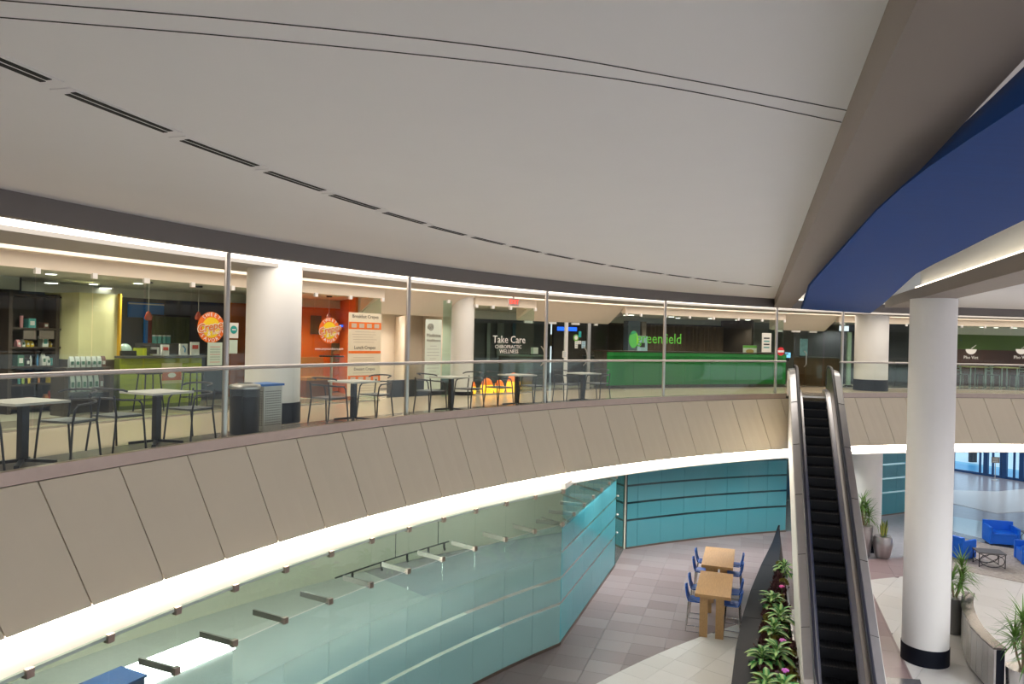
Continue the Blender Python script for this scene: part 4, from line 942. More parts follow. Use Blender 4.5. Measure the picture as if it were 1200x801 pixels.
on_counter('coffee_machine', 'black coffee machine on the cafe counter', 'machine', 174, 0.17, 0.20, cols['black'], d=0.3, extra=lambda t, w_, h, d: (MB().box((0, -d / 2 - 0.02, h * 0.75), (w_ * 0.7, 0.04, 0.05)).build('spout', steel, t), MB().box((0, -d / 2 - 0.05, 0.02), (w_ * 0.8, 0.1, 0.03)).build('drip_tray', steel, t)))
on_counter('napkin_box', 'white and black napkin box on the cafe counter', 'box', 181, 0.12, 0.17, cols['white'], extra=lid_box)
on_counter('menu_card', 'white paper stack on the cafe counter', 'paper', 193, 0.16, 0.22, cols['white'], d=0.06, extra=print_front)
on_counter('menu_card', 'small white card with blue figure on the cafe counter', 'sign', 214.5, 0.17, 0.24, cols['white'], d=0.05, extra=lambda t, w_, h, d: MB().tube([(-0.03, -0.03, 0.2), (0.03, -0.03, 0.14), (0.02, -0.03, 0.06)], 0.012, 6).build('figure', cols['blue'], t))
on_counter('menu_card', 'taller white card with red heading on the cafe counter', 'sign', 228, 0.20, 0.28, cols['white'], d=0.04, extra=print_front)
def dome(t, w_, h, d): MB().ell((0, 0, h), (w_ * 0.45, d * 0.45, 0.14), 16, 8).build('glass_dome', mat('dome_pale', (0.35, 0.48, 0.42), 0.15, var=0.05), t, True)
on_counter('cake_dome', 'pale green domed cake stand on the cafe counter', 'cake stand', 146, 0.30, 0.10, cols['black'], d=0.3, extra=dome)
# counter back items
t, w_, h_ = at_rect('wall_panel', 'bright blue panel high on the cafe wall', 'panel', 150, 354.5, 192, 372, 7.34); MB().box((0, 0, h_ / 2), (w_, 0.03, h_)).build('board', mat('bright_blue', (0.01, 0.17, 0.62), 0.4, var=0.06), t); MB().box((0, -0.018, h_ * 0.9), (w_, 0.006, 0.03)).build('edge', cols['white'], t)
t, w_, h_ = at_rect('curtain', 'olive hanging curtain behind the cafe counter', 'curtain', 178, 371, 222, 403, 7.2)
n = 40; vs = []
for i in range(n + 1):
    x = -w_ / 2 + w_ * i / n; y = 0.04 * math.sin(i * 1.9); vs += [(x, y, 0), (x, y, h_)]
MB().add(vs, [(2 * i, 2 * i + 2, 2 * i + 3, 2 * i + 1) for i in range(n)]).build('cloth', mat('olive_cloth', (0.11, 0.13, 0.05), 0.8, var=0.2), t, True); MB().box((0, 0, h_ + 0.02), (w_ * 1.05, 0.04, 0.04)).build('rod', black_metal, t)
t, w_, h_ = at_rect('wall_panel', 'narrow red and blue panel beside the olive curtain', 'panel', 168, 371, 177, 406, 7.3); MB().box((-w_ / 4, 0, h_ / 2), (w_ / 2, 0.03, h_)).build('blue_half', mat('bright_blue', (0.01, 0.17, 0.62), 0.4), t); MB().box((w_ / 4, 0, h_ / 2), (w_ / 2, 0.03, h_)).build('red_half', C('deep_red', (0.28, 0.03, 0.02)), t)
for x in (181, 186.5, 192, 197):
    pc, a_ = pr(x, 404, 6.9); t = thing('teal_canister', 'teal canister on the shelf under the olive curtain', 'canister', (pc.x, pc.y, UZ + 1.27), rz_at(a_), 'teal canisters behind the cafe counter')
    MB().lathe([(0.05, 0), (0.05, 0.16)], 14).build('canister_body', cols['teal'], t, True); MB().lathe([(0.052, 0.16), (0.05, 0.19)], 14).build('lid', cols['white'], t, True)
a0_, a1_ = pr(172, 404, 6.9)[1], pr(222, 404, 6.9)[1]; MB_ = MB().ring(a1_, a0_, 6.75, 7.38, UZ, UZ + 1.27); tag(MB_.build('back_counter', greytop, world=True), 'dark back counter behind the cafe counter', 'counter')
t, w_, h_ = at_rect('counter_poster', 'poster with red food photo on the lime counter', 'poster', 189, 425, 213, 449, 4.985); MB().box((0, 0, h_ / 2), (w_, 0.012, h_)).build('sheet', C('poster_cream', (0.62, 0.55, 0.25)), t); MB().box((0, -0.008, h_ * 0.38), (w_ * 0.95, 0.004, h_ * 0.45)).build('photo', C('food_red', (0.55, 0.14, 0.06)), t); MB().ell((0.0, -0.01, h_ * 0.4), (w_ * 0.2, 0.004, h_ * 0.12)).build('plate', cols['white'], t)
def bar_stool(px, label):
    pc, a_ = pr(px, 440, 4.55); t = thing('bar_stool', label, 'stool', (pc.x, pc.y, UZ), rz_at(a_))
    MB().box((0, 0, 0.735), (0.36, 0.30, 0.035)).build('seat', black_metal, t)
    for sx in (-1, 1):
        for sy in (-1, 1): MB().tube([(sx * 0.15, sy * 0.11, 0.72), (sx * 0.21, sy * 0.17, 0)], 0.013, 6).build('leg', black_metal, t)
    MB().tube([(-0.19, -0.15, 0.22), (0.19, -0.15, 0.22), (0.19, 0.15, 0.22), (-0.19, 0.15, 0.22)], 0.009, 6, True).build('foot_ring', black_metal, t)
bar_stool(175, 'black metal bar stool before the red food poster'); bar_stool(227, 'black metal bar stool at the end of the lime counter')
for px, lb in ((174, 'red glass pendant lamp above the coffee machine'), (232.5, 'red glass pendant lamp beside the round logo')):
    pc, a_ = pr(px, 370, 4.6); t = thing('pendant_lamp', lb, 'lamp', (pc.x, pc.y, pc.z - 0.09), 0)
    MB().lathe([(0.03, 0.0), (0.065, 0.02), (0.07, 0.07), (0.045, 0.14), (0.02, 0.18)], 16).build('shade', mat('red_glass', (0.42, 0.06, 0.03), 0.25, var=0.3, scale=30), t, True)
    zt = UZ + 2.5 - (pc.z - 0.09); MB().tube([(0, 0, 0.18), (0, 0, zt - 0.03)], 0.005, 6).build('cord', clip_metal, t); MB().lathe([(0.07, zt - 0.03), (0.07, zt)], 16).build('canopy', black_metal, t, True)

# ---- round logo decals
logo_or = mat('logo_orange', (0.90, 0.18, 0.01), 0.4, var=0.03); logo_ye = mat('logo_yellow', (0.95, 0.66, 0.01), 0.4, var=0.03); logo_wh = mat('logo_white', (0.90, 0.88, 0.85), 0.5, var=0.02)
def disc(mb, r, y, x=0, z=0, n=40, t=0.004):
    vs = [(x + r * math.cos(2 * math.pi * i / n), y, z + r * math.sin(2 * math.pi * i / n)) for i in range(n)]; vs += [(a, b + t, c) for a, b, c in vs]
    return mb.add(vs, [tuple(range(n)), tuple(range(n, 2 * n))[::-1]] + [(i, n + i, n + (i + 1) % n, (i + 1) % n) for i in range(n)])
def logo(px, py, rp, label):
    pc, a_ = pr(px, py, 3.385); r = rp * (pc - EYE).length / FPX * 0.95
    t = thing('logo_decal', label, 'logo', pc, rz_at(a_))
    od = disc(MB(), r, 0.0).build('orange_disc', logo_or, t); disc(MB(), r * 0.66, -0.005).build('yellow_disc', logo_ye, t)
    for word, up in (('SWEET', 1), ('SAVORY', -1)):
        for i, ch in enumerate(word):
            an = (i - (len(word) - 1) / 2) * 0.36
            x, z = r * 0.83 * math.sin(an), up * r * 0.83 * math.cos(an)
            text('letter', ch, r * 0.34, logo_wh, od, Vector((x, -0.006, z)), 0.002, rot=-an if up > 0 else an)
    text('script_edge', 'Crepes', r * 0.74, logo_wh, t, Vector((-0.02 * r, -0.012, 0.05 * r)), 0.002, 0.25, 0.2, 1.0, r * 0.05)
    text('script', 'Crepes', r * 0.74, mat('script_orange', (0.78, 0.22, 0.01), 0.4, var=0.02), t, Vector((-0.02 * r, -0.020, 0.05 * r)), 0.002, 0.25, 0.2, 1.0, r * 0.012)
    text('script_small', '& more', r * 0.42, logo_wh, t, Vector((0.28 * r, -0.018, -0.30 * r)), 0.002, 0.25, 0.2)
    return t
logo(247.5, 383.5, 17.8, 'round orange and yellow logo decal on glass left of the walkway column')
logo(386, 387, 15.5, 'round orange and yellow logo decal on the orange cafe window')
def poster(name, label, cat, x0, y0, x1, y1, off, mt):
    t, w_, h_ = at_rect(name, label, cat, x0, y0, x1, y1, off); MB().box((0, 0, h_ / 2), (w_, 0.008, h_)).build('sheet', mt, t); return t, w_, h_
paper = mat('paper', (0.80, 0.79, 0.73), 0.6, var=0.03); cream_paper = mat('cream_paper', (0.84, 0.74, 0.56), 0.6, var=0.03); pale_green = mat('pale_green_sheet', (0.55, 0.68, 0.58), 0.5, var=0.04)
t, w_, h_ = poster('window_poster', 'white poster with round green emblem beside the steel post', 'poster', 268, 378, 279, 396, 3.385, paper)
disc(MB(), w_ * 0.36, -0.01, 0, h_ * 0.55).build('emblem', mat('emblem_teal', (0.02, 0.36, 0.33), 0.5, var=0.5, scale=3), t); MB().box((0, -0.014, h_ * 0.55), (w_ * 0.4, 0.002, h_ * 0.07)).build('emblem_band', logo_wh, t)
poster('window_poster', 'plain pale green poster under the round green emblem', 'poster', 268, 398, 278, 414, 3.385, pale_green)
t, w_, h_ = poster('window_poster', 'tall pale price list below the round logo', 'poster', 243, 401, 260, 428, 3.385, pale_green)
for i in range(7): MB().box((0, -0.006, h_ * (0.15 + 0.11 * i)), (w_ * 0.7, 0.003, 0.008)).build('print_line', cols['red'] if i % 3 == 0 else cols['green'], t)
# tall menu poster
t, w_, h_ = poster('menu_poster', 'tall cream menu poster with orange bands on the cafe window', 'poster', 407, 366.5, 445.5, 463, 3.385, cream_paper)
ink = mat('ink', (0.12, 0.09, 0.06), 0.6, var=0.05); dk = lambda fr: h_ * (1 - fr)
text('heading', 'Breakfast Crepes', w_ * 0.115, ink, t, Vector((0, -0.008, dk(0.045))), 0.001); text('heading', 'Lunch Crepes', w_ * 0.115, ink, t, Vector((0, -0.008, dk(0.42))), 0.001); text('heading', 'Dessert Crepes', w_ * 0.10, ink, t, Vector((0, -0.008, dk(0.68))), 0.001)
for fr, hh, boxes in ((0.155, 0.085, 4), (0.475, 0.03, 0), (0.80, 0.085, 4)):
    ob_ = MB().box((0, -0.007, dk(fr)), (w_ * 0.98, 0.004, h_ * hh)).build('orange_band', logo_or, t)
    for i in range(boxes): MB().box(((i - 1.5) * w_ * 0.23, -0.012, dk(fr)), (w_ * 0.15, 0.004, h_ * hh * 0.6)).build('food_photo', C('food_tan', (0.66, 0.52, 0.40)), ob_)
for i in range(24):
    fr = 0.23 + 0.031 * i
    if any(abs(fr - f) < 0.04 for f in (0.42, 0.475, 0.68, 0.80)) or fr > 0.97: continue
    MB().box((-w_ * 0.03 * (i % 3), -0.006, dk(fr)), (w_ * (0.62 + 0.1 * (i % 2)), 0.002, h_ * 0.004)).build('print_line', C('tan_ink', (0.50, 0.40, 0.28)), t)
pc, a_ = pr(386, 408.5, 3.385); o = text('window_lettering', 'www.crepesandmore.com', 0.075, logo_wh, None, (0, 0, 0), 0.002); o.matrix_world = Matrix.Translation(pc) @ Matrix.Rotation(rz_at(a_), 4, 'Z') @ Matrix.Rotation(R_(90), 4, 'X'); tag(o, 'thin white line of lettering under the logo on the orange window', 'lettering')
t, w_, h_ = poster('food_picture', 'burger photograph on the orange cafe wall', 'picture', 388, 402, 405, 424, 6.35, C('photo_olive', (0.20, 0.16, 0.07))); MB().ell((0, -0.02, h_ * 0.32), (w_ * 0.42, 0.01, h_ * 0.14)).build('meat', C('photo_red', (0.45, 0.03, 0.03)), t); MB().ell((0, -0.02, h_ * 0.5), (w_ * 0.42, 0.008, h_ * 0.14)).build('bun', C('photo_tan', (0.50, 0.28, 0.12)), t)
t, w_, h_ = poster('food_picture', 'dark olive framed picture on the orange cafe wall', 'picture', 364, 370, 376, 391, 6.35, C('photo_dark', (0.13, 0.11, 0.05)))
MB().box((0, 0.004, h_ / 2), (w_ * 1.06, 0.006, h_ * 1.05)).build('frame', cols['brown'], t)
t, w_, h_ = poster('wall_screen', 'small lit blue sign strip in the orange cafe', 'screen', 398, 380.5, 406, 383, 5.9, lamp('blue_screen', (0.02, 0.12, 1.0), 1.6)); MB().box((0, 0.02, h_ / 2), (w_ * 1.1, 0.02, h_ * 1.3)).build('housing', black_metal, t)
ba0 = pr(353, 450, 5.2)[1]; ba1 = pr(384, 450, 5.2)[1]
bth = thing('banquette', 'tan upholstered banquette in the orange cafe', 'bench', P((ba0 + ba1) / 2, 5.3, UZ), rz_at((ba0 + ba1) / 2)); tan = C('tan_vinyl', (0.50, 0.24, 0.07))
MB().ring(ba1, ba0, 5.0, 5.5, UZ, UZ + 0.42).build('base', cols['brown'], bth, world=True); MB().ring(ba1, ba0, 4.98, 5.5, UZ + 0.42, UZ + 0.50).build('seat', tan, bth, world=True); MB().ring(ba1, ba0, 5.4, 5.55, UZ + 0.50, UZ + 0.98).build('backrest', tan, bth, world=True)
pc, a_ = pr(388, 445, 4.5); t = thing('tall_table', 'dark tall round table inside the orange cafe', 'table', (pc.x, pc.y, UZ), rz_at(a_)); MB().lathe([(0.30, 1.02), (0.30, 1.05)], 24).build('top', black_metal, t, True); MB().tube([(0, 0, 0.02), (0, 0, 1.02)], 0.035, 10).build('post', steel, t, True); MB().lathe([(0.24, 0), (0.22, 0.02)], 24).build('base', steel, t, True)
pc, a_ = pr(385.5, 372, 4.6); t = thing('pendant_lamp', 'thin corded pendant lamp above the orange window logo', 'lamp', (pc.x, pc.y, pc.z - 0.05), 0)
MB().lathe([(0.03, 0), (0.06, 0.03), (0.05, 0.11), (0.02, 0.16)], 16).build('shade', mat('red_glass', (0.42, 0.06, 0.03), 0.25), t, True); zt = UZ + 2.5 - pc.z + 0.05; MB().tube([(0, 0, 0.16), (0, 0, zt - 0.03)], 0.005, 6).build('cord', clip_metal, t); MB().lathe([(0.07, zt - 0.03), (0.07, zt)], 16).build('canopy', black_metal, t, True)

# ---- hallway with dark planter boxes, healthcare poster
ha0 = pr(459, 457, 4.1)[1]; ha1 = pr(524, 457, 4.1)[1]
tag(MB().ring(ha1, ha0, 4.05, 4.3, UZ, UZ + 0.42).build('low_wall', mat('navy_base', (0.035, 0.04, 0.055), 0.4, var=0.1), world=True), 'low dark navy kerb wall across the cream hallway', 'wall')
struct(flat_panel(MB(), P(137.3, 4.35), P(134.6, 6.8), UZ, UZ + 2.12, 0.1).build('wall_partition', cream_paint, world=True))
t, w_, h_ = poster('health_poster', 'tall pale poster with spiral emblem beside the slim column', 'poster', 497, 374, 516, 456, 3.46, mat('mint_paper', (0.70, 0.76, 0.66), 0.6, var=0.03))
spiral = [(w_ * -0.18 + w_ * 0.05 * k_ / 6 * math.cos(k_ * 0.7), -0.012, h_ * 0.885 + w_ * 0.05 * k_ / 6 * math.sin(k_ * 0.7)) for k_ in range(24)]
MB().tube(spiral, w_ * 0.014, 6).build('emblem', ink, t); text('lettering', 'Medicine', w_ * 0.24, ink, t, Vector((0, -0.01, h_ * 0.77)), 0.001); text('lettering', 'Healthcare', w_ * 0.19, ink, t, Vector((0, -0.01, h_ * 0.70)), 0.001)
for i in range(12): MB().box((0, -0.006, h_ * (0.62 - 0.045 * i)), (w_ * (0.75 if i % 4 else 0.4), 0.002, h_ * 0.005)).build('print_line', C('grey_ink', (0.35, 0.36, 0.33)), t)
t, w_, h_ = at_rect('green_glass_fin', 'upright green glass fin next to the healthcare poster', 'glass panel', 517, 352, 527, 466, 3.44); MB().box((0, 0, h_ / 2), (w_ * 0.95, 0.02, h_)).build('pane', glassmat('fin_glass', (0.78, 0.93, 0.88), 1.0), t); put('clip', clip_pale_me, t, Matrix.Translation((0, -0.03, h_ - 0.02)))

# ---- clinic window: lettering, glowing orange domes, desks
def lettering(body, px, py, wpx, size_ratio, mt, label, off=3.39, spacing=1.0):
    pc, a_ = pr(px, py, off); me = text_mesh(body, 1.0, 0.0, 0.0, spacing); xs = [v.co.x for v in me.vertices]; w1 = max(xs) - min(xs)
    wm = (pr(px - wpx / 2, py, off)[0] - pr(px + wpx / 2, py, off)[0]).xy.length; s = wm / w1; bpy.data.meshes.remove(me)
    o = text('window_lettering', body, s, mt, None, (0, 0, 0), 0.003, 0, 0, spacing); o.matrix_world = Matrix.Translation(pc) @ Matrix.Rotation(rz_at(a_), 4, 'Z') @ Matrix.Rotation(R_(90), 4, 'X')
    return tag(o, label, 'lettering')
lettering('Take Care', 597, 398, 38, 1, logo_wh, 'large white script lettering on the dark clinic window')
lettering('CHIROPRACTIC', 596, 406.3, 31, 1, logo_wh, 'middle row of small white capitals on the dark clinic window')
lettering('WELLNESS', 596.5, 411.8, 22, 1, logo_wh, 'bottom row of small white capitals on the dark clinic window')
glow_y = mat('glow_yellow', (0.95, 0.45, 0.02), 0.4, emit=(1.0, 0.42, 0.02), es=1.6, var=0.15); glow_o = mat('glow_orange', (0.80, 0.16, 0.02), 0.45, emit=(1.0, 0.16, 0.01), es=0.8, var=0.15)
for px, wd, hg, lb in ((553.0, 0.12, 0.36, 'small glowing orange dome lamp beside the slim column'), (570.5, 0.20, 0.42, 'glowing yellow dome lamp on the clinic floor'), (585, 0.16, 0.36, 'pale glowing orange dome lamp between the yellow ones'), (601.5, 0.22, 0.56, 'tall glowing orange dome lamp under the clinic window')):
    pc, a_ = pr(px, 461, 3.95); t = thing('dome_lamp', lb, 'lamp', (pc.x, pc.y, UZ), rz_at(a_))
    MB().lathe([(wd * 0.9, 0), (wd, hg * 0.2), (wd * 0.93, hg * 0.45), (wd * 0.85, hg * 0.55)], 20).build('lower_glow', glow_y, t, True); MB().lathe([(wd * 0.85, hg * 0.55), (wd * 0.66, hg * 0.8), (wd * 0.35, hg * 0.96), (0.01, hg)], 20).build('upper_shell', glow_o, t, True)
for x0, y0, x1, y1, off, mt, lb in ((570, 378, 574, 425, 7.3, C('grey_green', (0.16, 0.21, 0.18)), 'grey green upright panel on the clinic wall'), (582, 378, 590, 420, 7.3, C('grey_green2', (0.11, 0.14, 0.12)), 'dark grey green upright panel on the clinic wall'), (600, 378, 604, 415, 7.3, C('teal_dark', (0.01, 0.06, 0.08)), 'dark teal upright panel on the clinic wall')):
    t, w_, h_ = poster('wall_panel', lb, 'panel', x0, y0, x1, y1, off, mt); MB().box((0, 0.006, h_ / 2), (w_ * 1.06, 0.006, h_ * 1.01)).build('backing', black_metal, t)
p0, a_ = pr(612, 440, 5.6); t = thing('reception_desk', 'dark reception desk inside the clinic', 'desk', (p0.x, p0.y, UZ), rz_at(a_)); MB().box((0, 0, 0.5), (1.5, 0.6, 1.0)).build('body', clinic_dark, t); MB().box((0, 0, 1.02), (1.6, 0.7, 0.04)).build('top', C('grey_green', (0.16, 0.21, 0.18)), t)
t, w_, h_ = at_rect('paper_holder', 'white paper holder on the clinic desk', 'paper holder', 622, 417, 630, 426, 5.5, z=UZ + 1.04); MB().box((0, 0, h_ / 2), (w_, 0.03, h_)).build('paper', paper, t); MB().box((0, 0.02, 0.02), (w_ * 1.1, 0.08, 0.04)).build('foot', black_metal, t)

# ---- double doors between clinic and green counter shop
ds = thing('glass_entrance', 'pair of clear glass doors with curved steel pulls under the cream soffit', 'door', P(126.4, 4.2, UZ), rz_at(126.4))
dj = [129.8, 128.0, 126.2, 124.4, 122.95]
for i, (a, b) in enumerate(zip(dj[:-1], dj[1:])):
    flat_panel(MB(), P(a - 0.03, 4.2), P(b + 0.03, 4.2), UZ + 0.02, UZ + 2.11, 0.014).build('door_leaf', shop_glass, ds, world=True)
    flat_panel(MB(), P(a - 0.3, 4.18), P(b + 0.9, 4.18), UZ + 2.05, UZ + 2.12, 0.05).build('patch_fitting', clip_metal, ds, world=True)
for a in (126.28, 124.5):
    flat_panel(MB(), P(a + 0.12, 4.19), P(a - 0.12, 4.19), UZ, UZ + 2.12, 0.05).build('mullion', clip_metal if a > 126 else steel, ds, world=True)
for a in (128.2, 124.9):
    q = [P(a, 4.17, UZ + 0.75), P(a, 4.06, UZ + 0.85), P(a - 0.1, 4.03, UZ + 1.05), P(a, 4.06, UZ + 1.25), P(a, 4.17, UZ + 1.35)]
    MB().tube(q, 0.018, 8).build('door_pull', steel, ds, True, world=True)
t, w_, h_ = poster('lit_sign', 'lit blue strip sign hanging behind the glass doors', 'screen', 653, 383, 676, 387.5, 6.8, lamp('blue_screen', (0.02, 0.12, 1.0), 1.6)); MB().box((0, 0.02, h_ / 2), (w_ * 1.03, 0.02, h_ * 1.3)).build('housing', black_metal, t)
t, w_, h_ = at_rect('round_sticker', 'round lime green sticker on the glass door', 'sticker', 672, 391.5, 678, 399.5, 4.17); disc(MB(), h_ / 2, 0, 0, h_ / 2).build('disc', mat('sticker_lime', (0.25, 0.62, 0.12), 0.5, var=0.05), t); disc(MB(), h_ * 0.3, -0.004, 0, h_ / 2).build('inner_disc', logo_wh, t)
poster('notice', 'small teal notice above the round sticker', 'notice', 678, 388, 681, 395, 4.17, C('teal_bright', (0.02, 0.45, 0.45)))
for x0, y0, x1, y1, lb in ((673.5, 399.5, 677, 408, 'narrow white notice on the glass door'), (677, 399, 681, 403, 'small cream notice on the glass door'), (681.5, 399.5, 686, 408, 'pale blue notice on the glass door'), (659, 411, 664, 419, 'white hours notice beside the door pull')):
    t, w_, h_ = poster('notice', lb, 'notice', x0, y0, x1, y1, 4.17, mat('pale_blue', (0.45, 0.62, 0.72), 0.5, var=0.04) if 'blue' in lb else paper)
    for i in range(3): MB().box((0, -0.005, h_ * (0.25 + 0.25 * i)), (w_ * 0.7, 0.002, h_ * 0.05)).build('print_line', cols['blue'], t)
for x0, y0, x1, y1, lb in ((645, 392, 649, 405, 'tan upright menu strip inside the glass doors'), (651, 394, 657, 402, 'blue grey menu board inside the glass doors'), (652, 403, 660, 410, 'blue lit menu board low inside the glass doors')):
    t, w_, h_ = poster('menu_board', lb, 'board', x0, y0, x1, y1, 7.36, C('board_tan', (0.32, 0.22, 0.10)) if 'tan' in lb else C('board_blue', (0.06, 0.22, 0.34))); MB().box((0, 0.006, h_ / 2), (w_ * 1.08, 0.006, h_ * 1.06)).build('backing', black_metal, t)
t, w_, h_ = at_rect('service_counter', 'dark service counter with white cups inside the glass doors', 'counter', 688, 408, 722, 450, 6.0, z=UZ); MB().box((0, 0, 0.5), (w_, 0.5, 1.0)).build('body', clinic_dark, t); MB().box((0, 0, 1.02), (w_ * 1.04, 0.6, 0.04)).build('top', steel, t)

# ---- long green counter shop
green_lit = mat('counter_green', (0.008, 0.22, 0.03), 0.3, var=0.06, scale=3); green_top = mat('counter_green_top', (0.03, 0.32, 0.06), 0.35, var=0.06)
GA0, GA1 = pr(712, 430, 4.0)[1], pr(921, 430, 4.0)[1]
gc = thing('green_counter', 'long emerald green service counter with dark top', 'counter', P((GA0 + GA1) / 2, 4.2, UZ), rz_at((GA0 + GA1) / 2))
NG = 7
for i in range(NG):
    b0 = GA0 + (GA1 - GA0) * i / NG; b1 = GA0 + (GA1 - GA0) * (i + 1) / NG
    MB().ring(b1 + 0.01, b0 - 0.01, 4.0, 4.05, UZ + 0.10, UZ + 1.08).build('front_panel', green_lit, gc, world=True)
MB().ring(GA1, GA0, 3.98, 4.05, UZ + 1.085, UZ + 1.20).build('front_ledge', green_top, gc, world=True)
MB().ring(GA1, GA0, 4.05, 4.7, UZ, UZ + 1.20).build('carcass', brown_dark, gc, world=True)
MB().ring(GA1 - 0.1, GA0 + 0.1, 3.95, 4.75, UZ + 1.21, UZ + 1.25).build('worktop', C('umber_top', (0.09, 0.05, 0.04), 0.3), gc, world=True)
t = thing('hanging_curtain', 'brown pleated curtain wall behind the green counter', 'curtain', P(113.2, 6.9, UZ), rz_at(113.2)); vs = []; n = 150
for i in range(n + 1):
    a = 116.9 - (116.9 - 109.8) * i / n; off = 6.9 + 0.07 * math.sin(i * 0.95); vs += [P(a, off, UZ), P(a, off, UZ + 2.24)]
MB().add(vs, [(2 * i, 2 * i + 2, 2 * i + 3, 2 * i + 1) for i in range(n)]).build('cloth', mat('brown_cloth', (0.17, 0.115, 0.075), 0.8, var=0.25), t, True, world=True); MB().ring(109.8, 116.9, 6.86, 6.94, UZ + 2.24, UZ + 2.28).build('rail', black_metal, t, world=True)
for a, mt, lb in ((118.0, C('steel_blue', (0.16, 0.20, 0.25)), 'grey blue pillar behind the green counter'), (117.2, C('tan_pillar', (0.36, 0.28, 0.20)), 'narrow tan pillar behind the green counter')):
    t = thing('square_pillar', lb, 'pillar', P(a, 6.3, UZ), rz_at(a)); MB().box((0, 0, 1.16), (0.55 if 'blue' in lb else 0.2, 0.3, 2.32)).build('shaft', mt, t); MB().box((0, 0, 0.05), (0.6 if 'blue' in lb else 0.25, 0.35, 0.1)).build('plinth', black_metal, t)
pc, a_ = pr(742.5, 397.5, 3.385); t = thing('leaf_logo', 'oval two tone green logo decal on the shop window', 'logo', pc, rz_at(a_))
def oval(rx, rz_, y, lo, hi, name, mt):
    n = 24; pts = [(rx * math.cos(lo + (hi - lo) * i / n), rz_ * math.sin(lo + (hi - lo) * i / n)) for i in range(n + 1)]
    vs = [(x, y, z) for x, z in pts] + [(x, y + 0.004, z) for x, z in pts]; m_ = n + 1
    MB().add(vs, [tuple(range(m_)), tuple(range(m_, 2 * m_))[::-1]] + [(i, m_ + i, m_ + (i + 1) % m_, (i + 1) % m_) for i in range(m_)]).build(name, mt, t)
oval(0.195, 0.28, 0, 0, 2 * math.pi * 0.999, 'oval', mat('leaf_green', (0.10, 0.52, 0.10), 0.4, var=0.05)); oval(0.19, 0.275, -0.006, -0.7, 0.9, 'bright_lobe', mat('leaf_lime', (0.30, 0.75, 0.04), 0.4, var=0.05)); oval(0.185, 0.27, -0.006, 0.95, 2.6, 'dark_lobe', mat('leaf_deep', (0.02, 0.30, 0.12), 0.4, var=0.05))
lettering('greenfield', 773, 397, 52, 1, mat('letter_green', (0.12, 0.55, 0.05), 0.4, var=0.03), 'large green lettering across the green counter shop window')
t, w_, h_ = poster('notice', 'pale blue notice behind the green lettering', 'notice', 746.5, 393.5, 758.5, 411, 3.43, mat('pale_blue', (0.45, 0.62, 0.72), 0.5)); MB().box((0, -0.006, h_ * 0.4), (w_ * 0.5, 0.003, h_ * 0.3)).build('figure', cols['black'], t)
t, w_, h_ = poster('window_poster', 'tall white poster beside the steel post at the green counter', 'poster', 892.5, 390, 903.5, 412.5, 3.39, paper)
for i in range(4): MB().box((0, -0.006, h_ * (0.25 + 0.16 * i)), (w_ * 0.6, 0.003, h_ * 0.07)).build('print_block', (cols['teal'], cols['black'])[i % 2], t)
t, w_, h_ = poster('counter_card', 'green and white food photo card standing on the green counter', 'card', 870.5, 404.5, 886.5, 416, 4.02, paper); MB().box((0, -0.006, h_ * 0.86), (w_, 0.003, h_ * 0.26)).build('green_heading', C('card_green', (0.18, 0.5, 0.08)), t); MB().ell((0, -0.008, h_ * 0.4), (w_ * 0.3, 0.003, h_ * 0.22)).build('food_photo', C('food_amber', (0.6, 0.4, 0.12)), t)
t, w_, h_ = at_rect('round_sticker', 'round red sticker with white band on the end window', 'sticker', 911, 406.5, 919, 416.5, 3.39); disc(MB(), h_ / 2, 0, 0, h_ / 2).build('disc', C('sticker_red', (0.72, 0.03, 0.04)), t); MB().box((0, -0.006, h_ / 2), (w_ * 0.9, 0.003, h_ * 0.25)).build('band', logo_wh, t)
t, w_, h_ = at_rect('till_screen', 'lit pale blue till screen at the end of the green counter', 'screen', 920, 417, 926, 423, 4.1, z=UZ + 1.25 - 0.16); MB().box((0, 0, h_ / 2), (w_, 0.03, h_)).build('display', lamp('pale_screen', (0.25, 0.7, 1.0), 0.9), t); MB().box((0, 0.03, 0.03), (w_ * 0.4, 0.08, 0.3)).build('stand', black_metal, t)

# ---- reception past the escalator
t, w_, h_ = at_rect('reception_desk', 'dark brown wooden reception desk past the escalator head', 'desk', 936, 418, 976, 452, 5.0, z=UZ); MB().box((0, 0, 0.54), (w_, 0.7, 1.08)).build('body', mat('desk_wood', (0.10, 0.05, 0.02), 0.4, var=0.4, scale=5, stretch=(1, 1, 6)), t); MB().box((0, 0, 1.1), (w_ * 1.03, 0.8, 0.04)).build('top', greytop, t)
t, w_, h_ = at_rect('figure_poster', 'lit pale blue poster on the reception desk', 'poster', 937.5, 398, 946, 419, 5.1, z=UZ + 1.12); MB().box((0, 0, h_ / 2), (w_, 0.03, h_)).build('display', mat('figure_print', (0.30, 0.55, 0.72), 0.4, var=0.6, scale=6), t); MB().box((0, 0.02, 0.02), (w_ * 1.1, 0.1, 0.04)).build('foot', black_metal, t)
for x0, x1, lb in ((960.5, 967.5, 'dark upright window in the reception wall beside the desk'), (971, 978, 'dark upright window in the reception wall beside the door post')):
    t, w_, h_ = poster('inner_window', lb, 'window', x0, 388, x1, 410, 7.9, mat('night_pane', (0.008, 0.012, 0.012), 0.1, var=0.1)); MB().box((0, 0.006, h_ / 2), (w_ * 1.2, 0.008, h_ * 1.06)).build('frame', paper, t)
